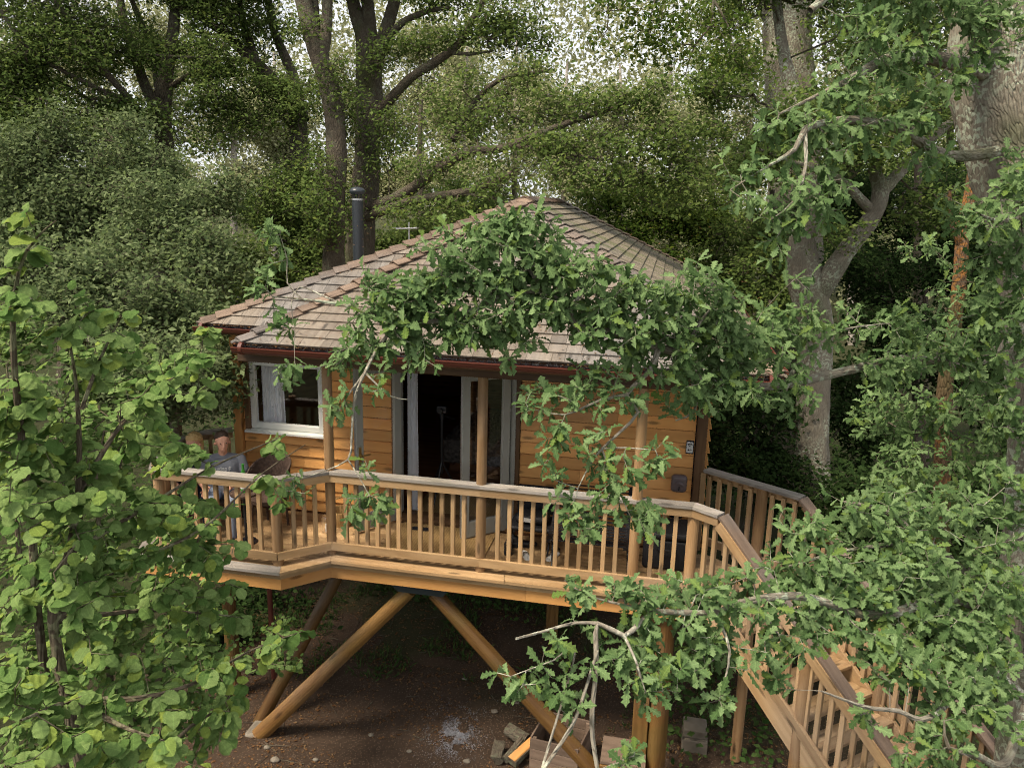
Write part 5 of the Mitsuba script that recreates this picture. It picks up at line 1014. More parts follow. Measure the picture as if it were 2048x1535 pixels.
# ------------------------------------------------------------------ the near oak whose boughs cross the view
ok = thing('oak_tree', 'near oak at the right edge whose leafy lichened boughs reach across the roof and stairs', 'tree')
plant(ok, [[(7.18,-2.09,-3.50,0.42),(6.77,-1.60,-0.17,0.33),(6.62,-1.44,1.04,0.31),(6.59,-1.28,2.22,0.3),(6.43,-1.09,3.15,0.28),(6.32,-0.93,3.90,0.29),(6.09,-0.84,4.46,0.31),(5.92,-0.75,5.02,0.3),(5.90,-0.62,5.58,0.27),(6.01,-0.10,6.80,0.22),(5.97,0.75,8.64,0.12)],
 [(6.43,-1.09,3.15,0.065),(5.86,-1.47,2.91,0.04),(5.22,-1.89,2.96,0.033),(4.36,-2.41,2.83,0.028),(3.97,-2.78,2.90,0.026),(3.77,-3.01,2.97,0.027),(3.70,-3.10,3.11,0.025),(3.55,-3.21,3.18,0.022),(3.29,-3.35,3.27,0.02),(3.09,-3.43,3.31,0.018),(3.05,-3.42,3.39,0.016),(2.91,-3.47,3.50,0.015),(2.70,-3.52,3.47,0.017),(2.40,-3.56,3.33,0.015),(2.11,-3.57,3.31,0.012),(1.93,-3.60,3.34,0.01),(1.77,-3.57,3.38,0.009),(1.51,-3.56,3.40,0.007),(1.34,-3.59,3.41,0.004)],
 [(1.51,-3.56,3.40,0.006),(1.42,-3.56,3.49,0.004),(1.41,-3.53,3.62,0.003),(1.36,-3.51,3.76,0.002)], [(1.77,-3.57,3.38,0.005),(1.61,-3.54,3.43,0.005),(1.49,-3.55,3.47,0.004),(1.45,-3.58,3.37,0.003),(1.48,-3.61,3.23,0.002)],
 [(2.91,-3.47,3.50,0.012),(2.79,-3.46,3.67,0.009),(2.75,-3.42,3.88,0.005),(2.60,-3.43,3.93,0.003)], [(3.05,-3.42,3.39,0.012),(3.15,-3.41,3.57,0.008),(3.17,-3.38,3.67,0.004)],
 [(2.11,-3.57,3.31,0.01),(2.02,-3.67,3.18,0.009),(1.97,-3.77,3.04,0.008),(1.92,-3.81,2.88,0.007),(1.92,-3.86,2.67,0.006),(1.91,-3.89,2.57,0.005),(1.77,-3.88,2.49,0.003),(1.63,-3.87,2.43,0.002)], [(1.91,-3.89,2.57,0.004),(1.97,-3.90,2.49,0.003),(2.04,-3.91,2.38,0.002)],
 [(1.97,-3.77,3.04,0.006),(2.11,-3.77,2.92,0.004),(2.21,-3.75,2.90,0.002)], [(1.97,-3.77,3.04,0.007),(1.87,-3.82,2.89,0.004),(1.83,-3.86,2.78,0.002)],
 [(3.55,-3.21,3.18,0.02),(3.51,-3.30,3.06,0.014),(3.39,-3.41,2.93,0.012),(3.46,-3.42,2.84,0.01),(3.37,-3.51,2.74,0.008),(3.28,-3.60,2.66,0.007),(3.22,-3.63,2.57,0.004),(3.15,-3.69,2.38,0.003),(3.19,-3.72,2.22,0.002)], [(3.28,-3.60,2.66,0.005),(3.41,-3.57,2.67,0.004),(3.57,-3.54,2.66,0.002)],
 [(3.39,-3.41,2.93,0.01),(3.25,-3.49,2.91,0.007),(3.07,-3.60,2.84,0.005),(2.92,-3.62,2.86,0.002)], [(3.28,-3.60,2.66,0.005),(3.36,-3.62,2.49,0.004),(3.47,-3.65,2.28,0.002)],
 [(3.77,-3.01,2.97,0.02),(3.79,-2.95,2.75,0.008),(3.68,-2.99,2.69,0.004)], [(3.70,-3.10,3.11,0.02),(3.78,-3.03,3.32,0.01),(3.88,-2.98,3.44,0.004)], [(4.36,-2.43,2.72,0.02),(4.48,-2.34,3.00,0.012),(4.75,-2.14,3.18,0.006),(5.41,-1.69,3.22,0.003)],
 [(6.62,-1.44,1.04,0.1),(5.86,-2.44,1.43,0.055),(5.27,-3.11,1.76,0.035),(4.94,-3.47,1.82,0.028),(4.71,-3.61,1.86,0.024),(4.35,-3.85,2.04,0.02),(4.03,-4.11,2.10,0.017),(3.90,-4.24,2.10,0.015),(3.60,-4.39,2.15,0.012)], [(3.60,-4.39,2.15,0.012),(3.49,-4.53,2.09,0.011),(3.37,-4.54,2.14,0.011),(3.38,-4.63,1.98,0.011),(3.38,-4.73,1.76,0.01),(3.43,-4.82,1.56,0.009)],
 [(3.37,-4.54,2.14,0.008),(3.27,-4.56,2.14,0.007),(3.15,-4.64,2.13,0.006),(3.03,-4.72,2.12,0.005)], [(3.38,-4.61,2.05,0.006),(3.34,-4.71,1.90,0.007),(3.30,-4.80,1.79,0.008),(3.19,-4.91,1.63,0.008)], [(3.19,-4.91,1.63,0.006),(3.28,-4.59,2.02,0.004),(3.20,-4.70,2.03,0.003),(3.02,-4.76,1.96,0.002)],
 [(3.60,-4.39,2.15,0.008),(3.32,-4.43,2.21,0.004),(3.20,-4.44,2.28,0.002)], [(3.49,-4.53,2.09,0.007),(3.55,-4.64,2.04,0.005),(3.60,-4.66,1.91,0.002)], [(3.90,-4.24,2.10,0.008),(3.97,-4.36,1.98,0.006),(3.93,-4.51,1.82,0.002)], [(3.43,-4.81,1.60,0.006),(3.57,-4.81,1.70,0.003)],
 [(5.86,-2.44,1.43,0.05),(5.43,-2.74,1.85,0.03),(5.19,-2.95,2.05,0.022),(4.92,-3.06,2.25,0.015),(4.64,-3.20,2.34,0.006)], [(5.19,-2.95,2.05,0.015),(4.69,-3.35,2.11,0.01),(4.32,-3.63,2.10,0.005)], 
 [(6.66,-1.57,0.47,0.08),(5.81,-3.16,1.10,0.03),(5.53,-3.63,1.09,0.022),(5.29,-3.85,1.27,0.016),(5.11,-3.96,1.37,0.01),(5.08,-3.94,1.50,0.004)], [(5.89,-2.93,1.09,0.03),(5.52,-3.25,1.40,0.02),(5.05,-3.85,1.45,0.014),(4.85,-3.97,1.54,0.011),(4.66,-4.10,1.62,0.009),(4.42,-4.22,1.75,0.004)],
 [(6.09,-0.84,4.46,0.045),(5.36,-1.85,4.35,0.034),(4.86,-2.55,4.45,0.032),(4.55,-2.92,4.46,0.025),(4.33,-3.19,4.42,0.02),(4.21,-3.33,4.37,0.017),(4.16,-3.41,4.27,0.012),(4.01,-3.52,4.17,0.006),(3.85,-3.58,4.06,0.003)], [(4.21,-3.33,4.37,0.012),(4.22,-3.42,4.19,0.008),(4.17,-3.52,4.02,0.004),(4.06,-3.57,3.92,0.002)],
 [(5.92,-0.75,5.02,0.08),(5.26,-1.73,4.97,0.045),(4.80,-2.36,4.87,0.035),(4.43,-2.90,4.65,0.015),(4.09,-3.23,4.46,0.006)], [(5.91,-0.70,5.21,0.12),(5.22,-1.82,5.50,0.06),(4.62,-2.48,5.39,0.04),(4.26,-2.73,5.07,0.02)], [(6.09,-0.84,4.46,0.06),(5.91,-1.82,4.01,0.03),(5.47,-2.55,3.94,0.015),(5.24,-2.91,3.97,0.005)]],
 [(3.08,-3.43,3.31,0.25,0.20,0.11,1.20),(3.36,-3.34,3.23,0.23,0.20,0.10,1.20),(3.76,-3.08,3.56,0.17,0.20,0.12,1.10),(3.89,-3.00,3.38,0.18,0.20,0.15,1.20),(3.64,-3.15,3.16,0.23,0.20,0.12,1.20),(3.96,-2.87,2.97,0.22,0.20,0.12,1.10),(2.85,-3.53,3.32,0.19,0.20,0.10,0.90),(4.22,-3.43,3.92,0.13,0.13,0.15,1.00),(4.12,-3.53,3.80,0.10,0.10,0.10,0.80),(4.36,-3.27,4.05,0.13,0.13,0.13,1.00),(4.34,-2.86,3.57,0.12,0.10,0.09,0.60),(5.29,-2.09,5.17,0.18,0.12,0.12,1.00),(5.71,-2.01,4.29,0.10,0.10,0.16,1.00),(5.80,-1.99,3.85,0.11,0.11,0.20,1.00),(5.38,-2.14,4.00,0.16,0.20,0.16,0.80),(3.59,-4.43,1.99,0.14,0.12,0.12,1.00),(3.68,-4.53,1.92,0.11,0.11,0.11,1.00),(3.55,-4.55,1.94,0.11,0.09,0.09,1.00),(3.48,-4.40,2.22,0.14,0.09,0.09,1.00),(4.95,-4.00,1.35,0.15,0.08,0.08,1.00),(5.28,-3.82,1.42,0.15,0.13,0.13,1.00),(5.70,-2.88,1.48,0.15,0.15,0.22,1.00),(4.82,-3.81,1.81,0.21,0.10,0.10,1.00),(5.24,-3.45,1.65,0.22,0.17,0.17,1.00),(4.60,-3.61,1.95,0.22,0.13,0.13,1.00),(2.11,-3.59,3.45,0.20,0.20,0.14,1.10),(2.26,-3.60,3.27,0.22,0.20,0.14,1.10),(2.00,-3.59,3.31,0.17,0.20,0.14,1.10),(2.57,-3.58,3.31,0.22,0.20,0.11,1.10),(2.38,-3.53,3.71,0.22,0.22,0.14,1.00),(2.65,-3.46,3.77,0.25,0.22,0.17,1.00),(2.87,-3.44,3.67,0.22,0.22,0.17,1.00),(2.56,-3.53,3.55,0.25,0.22,0.17,1.00),(2.83,-3.49,3.48,0.25,0.22,0.17,1.00),(3.07,-3.41,3.62,0.19,0.22,0.14,1.00),(3.21,-3.37,3.45,0.25,0.22,0.17,1.00),(3.45,-3.26,3.51,0.20,0.22,0.14,1.00),(3.68,-3.07,3.47,0.20,0.22,0.15,1.00),(3.49,-3.30,3.29,0.25,0.20,0.14,1.10),(3.87,-2.92,3.25,0.24,0.20,0.15,1.10),(4.10,-2.81,3.12,0.25,0.20,0.15,1.10),(4.06,-2.87,2.90,0.28,0.20,0.12,1.00),(4.44,-2.40,3.24,0.20,0.13,0.13,1.00),(2.28,-3.56,3.43,0.22,0.14,0.14,1.00),(3.74,-3.21,3.06,0.17,0.12,0.12,1.00),(4.33,-2.63,2.81,0.22,0.13,0.13,1.00),(5.51,-1.93,5.23,0.22,0.19,0.19,1.00),(5.36,-2.12,4.99,0.15,0.10,0.09,1.00),(5.67,-2.23,3.82,0.16,0.16,0.16,1.00),(5.61,-2.17,3.69,0.19,0.13,0.13,1.00),(5.85,-2.05,3.09,0.20,0.20,0.27,1.00),(5.63,-2.03,3.35,0.20,0.13,0.13,1.00),(5.49,-2.02,3.07,0.31,0.17,0.17,1.00),(5.68,-2.16,4.13,0.16,0.16,0.19,1.00),(5.79,-2.16,3.57,0.13,0.13,0.19,1.00),(5.47,-2.24,3.94,0.16,0.13,0.13,1.00),(5.71,-2.22,3.38,0.19,0.16,0.16,1.00),(5.91,-2.15,2.61,0.17,0.17,0.23,1.00),(5.10,-2.13,2.96,0.31,0.14,0.14,1.00),(5.78,-2.04,2.74,0.27,0.17,0.17,1.00),(2.65,-3.44,3.85,0.25,0.11,0.11,1.00),(2.86,-3.39,3.88,0.11,0.11,0.11,1.00),(2.52,-3.60,3.50,0.27,0.14,0.14,1.00),(2.89,-3.50,3.40,0.22,0.14,0.14,1.00),(2.31,-3.65,3.28,0.22,0.11,0.11,1.00),(2.68,-3.57,3.29,0.22,0.11,0.11,1.00),(3.30,-3.33,3.34,0.25,0.11,0.11,1.00),(3.79,-2.96,3.19,0.27,0.14,0.14,1.00),(3.78,-4.14,2.15,0.20,0.10,0.10,1.00),(4.54,-3.61,2.03,0.30,0.19,0.19,1.00),(4.91,-3.32,2.03,0.31,0.23,0.23,1.00),(5.34,-3.10,1.75,0.33,0.24,0.24,1.00),(4.62,-3.84,1.85,0.21,0.10,0.10,1.00),(1.32,-3.53,3.69,0.12,0.10,0.14,1.00),(1.29,-3.59,3.47,0.10,0.08,0.07,1.00),(1.38,-3.62,3.28,0.12,0.08,0.09,0.80),(1.54,-3.75,3.01,0.17,0.10,0.07,1.00),(1.84,-3.66,3.14,0.14,0.14,0.14,1.00),(1.95,-3.55,3.53,0.16,0.10,0.07,1.00),(1.88,-3.62,3.31,0.17,0.11,0.11,1.00),(2.13,-3.54,3.42,0.17,0.11,0.11,1.00),(2.30,-3.53,3.54,0.20,0.14,0.14,1.00),(2.50,-3.52,3.66,0.17,0.14,0.14,1.00),(2.61,-3.46,3.82,0.19,0.12,0.12,1.00),(2.82,-3.43,3.75,0.17,0.14,0.14,1.00),(2.67,-3.51,3.55,0.30,0.17,0.17,1.00),(2.40,-3.56,3.33,0.28,0.17,0.17,1.00),(2.13,-3.65,3.18,0.25,0.14,0.14,1.00),(2.58,-3.60,3.23,0.19,0.12,0.11,0.80),(1.87,-3.82,2.89,0.10,0.10,0.12,1.00),(2.06,-3.77,2.95,0.10,0.10,0.11,0.60),(2.03,-3.93,2.31,0.13,0.10,0.13,1.30),(2.02,-3.89,2.49,0.04,0.04,0.11,0.40),(1.59,-3.89,2.38,0.14,0.08,0.07,1.10),(2.28,-3.70,3.09,0.11,0.08,0.06,1.00),(2.72,-3.60,3.11,0.08,0.06,0.06,1.00),(2.99,-3.44,3.56,0.17,0.14,0.14,1.00),(3.18,-3.40,3.57,0.17,0.14,0.14,1.00),(3.08,-3.41,3.40,0.25,0.15,0.11,0.80),(3.37,-3.28,3.48,0.20,0.14,0.14,1.00),(3.31,-3.28,3.56,0.11,0.08,0.08,1.00),(3.57,-3.16,3.42,0.23,0.14,0.14,1.00),(3.83,-3.01,3.38,0.18,0.15,0.15,1.00),(4.03,-2.79,3.24,0.25,0.15,0.15,1.00),(4.31,-2.42,3.23,0.23,0.15,0.15,1.00),(3.58,-3.19,3.25,0.23,0.10,0.10,1.00),(3.98,-2.84,3.06,0.25,0.15,0.15,1.00),(4.33,-2.47,3.01,0.26,0.13,0.13,1.00),(4.68,-2.16,3.16,0.24,0.10,0.10,1.00),(5.13,-1.85,3.23,0.39,0.14,0.14,1.00),(3.18,-3.42,3.06,0.20,0.07,0.07,1.00),(3.45,-3.31,3.09,0.20,0.11,0.11,1.00),(3.00,-3.54,2.93,0.20,0.11,0.11,1.00),(3.25,-3.49,2.91,0.22,0.11,0.11,1.00),(3.49,-3.39,2.93,0.14,0.10,0.08,0.70),(3.72,-3.05,2.87,0.21,0.14,0.14,1.00),(3.94,-2.91,2.82,0.15,0.10,0.12,0.80),(2.88,-3.63,2.87,0.09,0.08,0.09,0.90),(3.01,-3.63,2.75,0.12,0.10,0.12,1.00),(3.21,-3.58,2.79,0.11,0.08,0.09,0.80),(2.99,-3.68,2.55,0.10,0.08,0.09,0.80),(3.39,-3.61,2.53,0.19,0.14,0.14,1.00),(3.19,-3.62,2.65,0.11,0.08,0.07,0.80),(3.60,-3.54,2.66,0.13,0.08,0.07,0.80),(3.55,-3.58,2.53,0.10,0.08,0.10,0.80),(3.10,-3.71,2.35,0.12,0.08,0.09,1.00),(3.24,-3.70,2.25,0.14,0.10,0.11,1.10),(3.54,-3.63,2.30,0.17,0.10,0.12,1.10),(3.34,-3.65,2.39,0.11,0.08,0.08,1.00),(3.23,-4.43,2.28,0.07,0.08,0.10,0.90),(3.30,-4.49,2.19,0.09,0.08,0.08,1.00),(3.53,-4.40,2.16,0.18,0.09,0.09,1.00),(3.73,-4.26,2.15,0.19,0.12,0.12,1.00),(3.70,-4.40,2.04,0.21,0.12,0.12,1.00),(3.95,-4.18,2.06,0.22,0.12,0.12,1.00),(4.19,-3.93,2.08,0.23,0.13,0.13,1.00),(4.02,-4.30,1.98,0.16,0.12,0.12,1.00),(3.43,-4.55,2.05,0.13,0.10,0.08,1.00),(3.17,-4.65,2.09,0.11,0.08,0.06,1.00),(3.02,-4.76,1.95,0.09,0.08,0.07,1.10),(3.17,-4.73,1.97,0.08,0.08,0.08,0.80),(3.26,-4.73,1.86,0.09,0.08,0.10,1.00),(3.51,-4.61,1.96,0.09,0.08,0.07,0.70),(3.61,-4.66,1.90,0.10,0.10,0.11,1.00),(3.31,-4.64,1.98,0.09,0.08,0.06,0.80),(3.93,-4.51,1.83,0.08,0.08,0.10,1.00),(3.86,-4.39,1.93,0.12,0.10,0.08,0.70),(3.57,-4.81,1.71,0.10,0.08,0.07,1.10),(3.75,-4.51,1.97,0.11,0.10,0.08,0.80),(4.45,-3.51,2.09,0.25,0.17,0.17,1.00),(4.40,-3.38,2.24,0.14,0.14,0.14,1.00),(4.70,-3.21,2.26,0.23,0.17,0.17,1.00),(4.75,-3.35,2.05,0.25,0.17,0.17,1.00),(5.01,-3.05,2.20,0.27,0.21,0.21,1.00),(5.38,-2.79,2.13,0.31,0.25,0.25,1.00),(5.76,-2.51,2.13,0.26,0.26,0.32,1.00),(5.09,-3.21,1.93,0.26,0.17,0.17,1.00),(5.56,-2.84,1.78,0.31,0.25,0.25,1.00),(4.48,-3.74,1.95,0.21,0.13,0.13,1.00),(4.76,-3.60,1.88,0.24,0.13,0.13,1.00),(5.10,-3.46,1.73,0.28,0.17,0.17,1.00),(5.53,-3.11,1.52,0.27,0.21,0.21,1.00),(4.30,-3.95,1.87,0.15,0.13,0.13,1.00),(4.23,-4.25,1.77,0.09,0.09,0.09,1.00),(4.83,-3.84,1.71,0.23,0.13,0.13,1.00),(5.18,-3.70,1.55,0.24,0.16,0.16,1.00),(5.53,-3.47,1.36,0.19,0.19,0.19,1.00),(5.05,-3.90,1.47,0.15,0.10,0.10,1.00),(5.12,-3.97,1.35,0.15,0.10,0.10,1.00),(4.75,-4.05,1.52,0.12,0.10,0.07,0.70),(5.95,-2.40,1.53,0.17,0.17,0.20,1.00),(4.10,-3.24,4.40,0.18,0.13,0.13,1.00),(3.91,-3.53,4.18,0.15,0.10,0.10,1.00),(3.90,-3.58,4.01,0.10,0.10,0.09,1.00),(4.08,-3.56,3.92,0.13,0.10,0.09,1.00),(4.15,-3.46,4.09,0.13,0.13,0.13,1.00),(4.30,-3.19,4.41,0.18,0.13,0.13,1.00),(4.32,-3.23,4.23,0.16,0.13,0.13,1.00),(4.49,-2.90,4.62,0.25,0.17,0.17,1.00),(4.61,-2.92,4.41,0.22,0.14,0.14,1.00),(4.83,-2.46,4.85,0.30,0.21,0.21,1.00),(4.94,-2.52,4.53,0.21,0.18,0.18,1.00),(4.60,-2.69,4.97,0.20,0.17,0.17,1.00),(5.02,-2.14,5.19,0.37,0.18,0.18,1.00),(4.74,-2.36,5.37,0.44,0.24,0.24,1.00),(5.19,-2.19,4.80,0.18,0.15,0.15,1.00),(5.51,-2.07,5.08,0.18,0.18,0.18,1.00),(5.34,-2.79,3.94,0.17,0.10,0.09,1.00),(5.55,-2.50,4.12,0.12,0.12,0.18,1.00),(4.48,-3.05,3.98,0.11,0.10,0.14,0.60),(5.11,-2.33,4.29,0.18,0.15,0.12,0.80)],
 21, leaf=OAK, area=.0030, species=0, size=.080, style='rosette', per=6, lai=4.2, clump=8, thr=.40, bark=0, twig=2, r_tip=.0016, expo=.40, rmax=.012, sides=44, sag=.05, step=.12, twig_sides=4, parts=300, limb_step=.07, rough=.12, rest=OAKMID)

# ------------------------------------------------------------------ oaks and other trees round the cabin
yo = thing('oak_tree', 'forked oak with a pale lichened trunk behind the right hand railing', 'tree')
plant(yo, [[(6.72,4.59,-4.93,0.42),(6.19,5.27,-0.74,0.294),(6.11,5.45,0.08,0.273),(6.07,5.73,1.30,0.26),(6.03,5.93,2.19,0.277),(5.83,6.04,2.84,0.286),(5.73,6.18,3.49,0.21),(5.85,6.35,4.14,0.168),(5.59,6.81,5.38,0.134),(5.18,7.42,7.01,0.092),(4.91,8.46,9.39,0.042)],
 [(5.97,5.97,2.44,0.168),(6.20,5.94,2.97,0.16),(6.40,5.96,3.36,0.147),(6.72,6.04,3.86,0.139),(6.83,6.06,4.27,0.126),(6.69,6.02,4.67,0.101),(6.92,5.93,5.00,0.076),(7.51,5.96,5.53,0.042)], [(6.71,6.07,4.00,0.084),(6.07,5.42,4.44,0.059),(5.37,4.81,4.62,0.034),(4.72,4.19,4.79,0.017)], [(6.83,6.06,4.27,0.101),(7.57,6.70,5.07,0.076),(8.40,7.25,5.83,0.042)]],
 [(4.75,4.83,5.26,0.89,0.44,0.44,1.00),(5.69,5.61,5.56,0.85,0.35,0.35,1.00),(6.19,5.55,4.89,0.92,0.39,0.39,1.00),(4.62,4.34,4.59,0.72,0.36,0.36,1.00),(7.17,6.32,5.57,1.04,0.64,0.64,1.00),(7.09,7.26,6.94,1.25,0.75,0.75,1.00),(4.21,4.81,5.60,0.66,0.37,0.37,1.00),(6.17,5.45,3.61,0.47,0.40,0.31,0.50),(6.34,7.42,8.23,2.50,1.00,1.00,1.00),(4.57,6.98,7.86,1.17,0.67,0.67,1.00),(7.97,6.33,4.03,0.89,0.49,0.49,1.00)],
 31, species=3, size=.085, style='.17', per=9, lai=2.2, bark=0, twig=1, sides=40, clump=1.6, limb_step=.07, rough=.12)
to = thing('oak_tree', 'tall thick oak trunk at the upper right, beyond the forked oak', 'tree')
plant(to, [[(6.72,9.21,-2.19,0.62),(6.25,10.38,3.12,0.56),(5.98,10.95,5.78,0.53),(5.79,11.29,7.37,0.52),(5.75,11.53,8.44,0.5),(5.64,12.14,11.10,0.42)], [(5.82,11.40,7.80,0.25),(6.32,11.14,8.53,0.2),(6.64,10.99,9.80,0.12)], [(5.76,11.39,7.80,0.2),(5.31,11.37,8.11,0.14),(4.87,11.51,9.06,0.08)]],
 [(4.38,8.73,6.57,0.67,0.58,0.58,1.00),(6.83,9.82,6.91,0.80,0.70,0.70,1.00),(4.35,10.07,7.84,0.72,0.62,0.62,1.00),(7.08,10.60,7.81,0.92,0.72,0.72,1.00),(5.81,11.34,9.76,2.76,1.17,1.17,1.00),(4.29,8.36,5.06,1.25,0.58,0.58,1.00),(5.59,9.13,5.03,0.90,0.50,0.50,1.00),(3.95,7.59,4.29,0.84,0.47,0.47,1.00)],
 32, species=3, size=.10, style='.2', per=9, lai=2.0, bark=0, sides=28, clump=1.3, limb_step=.18)
rt_ = thing('hanging_tree', 'tree with small round leaves hanging against the bright sky at the top', 'tree')
plant(rt_, [[(3.53,5.29,12.62,0.2),(3.78,3.83,8.45,0.1),(3.89,2.96,6.47,0.02),(3.84,2.76,6.09,0.015),(3.70,2.69,5.90,0.01),(3.61,2.59,5.54,0.004)], [(3.78,3.83,8.45,0.1),(3.28,2.93,6.82,0.02),(3.14,2.65,6.19,0.006)], [(3.78,3.83,8.45,0.1),(2.73,2.84,6.92,0.02),(2.64,2.52,6.06,0.006)], [(3.89,2.96,6.47,0.02),(4.11,2.81,6.09,0.008),(4.19,2.75,5.74,0.003)]],
 [(2.67,2.55,6.18,0.37,0.40,0.43,0.70),(3.09,2.61,6.07,0.49,0.40,0.37,0.80),(3.56,2.73,6.20,0.43,0.40,0.37,0.70),(4.05,2.93,6.17,0.37,0.40,0.37,0.80),(3.35,2.59,5.78,0.49,0.30,0.18,0.70),(3.08,3.14,6.99,1.38,0.44,0.44,1.00),(4.38,2.89,5.76,0.31,0.30,0.31,0.80),(3.78,2.65,5.67,0.24,0.20,0.24,0.50)],
 33, leaf=ROUND, species=8, size=.062, style='.15', per=6, lai=1.2, clump=3, thr=.40, twig=1, r_tip=.003, step=.3, sides=10)
orange = thing('young_tree', 'slender young tree with an orange stained stem at the right', 'tree')
plant(orange, [[(6.58,0.62,0.52,0.085),(6.44,0.77,2.16,0.075),(6.48,0.91,2.71,0.07),(6.51,1.06,3.31,0.065),(6.51,1.16,3.76,0.06),(6.57,1.31,4.32,0.055),(6.61,1.45,4.87,0.045),(6.69,1.70,5.87,0.03)], [(6.52,1.13,3.61,0.04),(6.36,1.07,3.91,0.03),(6.28,1.02,4.20,0.015)]],
 [(5.95,0.40,3.63,0.33,0.30,0.14,0.80),(6.43,0.43,3.36,0.38,0.29,0.29,1.00),(5.94,-0.00,2.83,0.42,0.32,0.32,1.00),(6.54,0.09,2.75,0.32,0.32,0.42,1.00),(5.79,-0.14,2.37,0.37,0.28,0.28,1.00),(6.15,-0.34,2.12,0.49,0.36,0.36,1.00),(6.60,-0.37,2.07,0.27,0.27,0.49,1.00),(5.79,-0.05,1.87,0.33,0.29,0.29,1.00),(5.72,0.59,1.99,0.26,0.26,0.31,1.00),(5.88,-0.60,1.67,0.49,0.27,0.27,1.00),(6.57,0.46,3.37,0.29,0.24,0.24,1.00),(5.71,-0.35,1.56,0.28,0.28,0.28,1.00)],
 34, leaf=OAKLITE, species=0, size=.085, style='rosette', per=6, lai=1.7, clump=3, bark=3, twig=1, r_tip=.002, step=.2, sides=14, limb_step=.1)

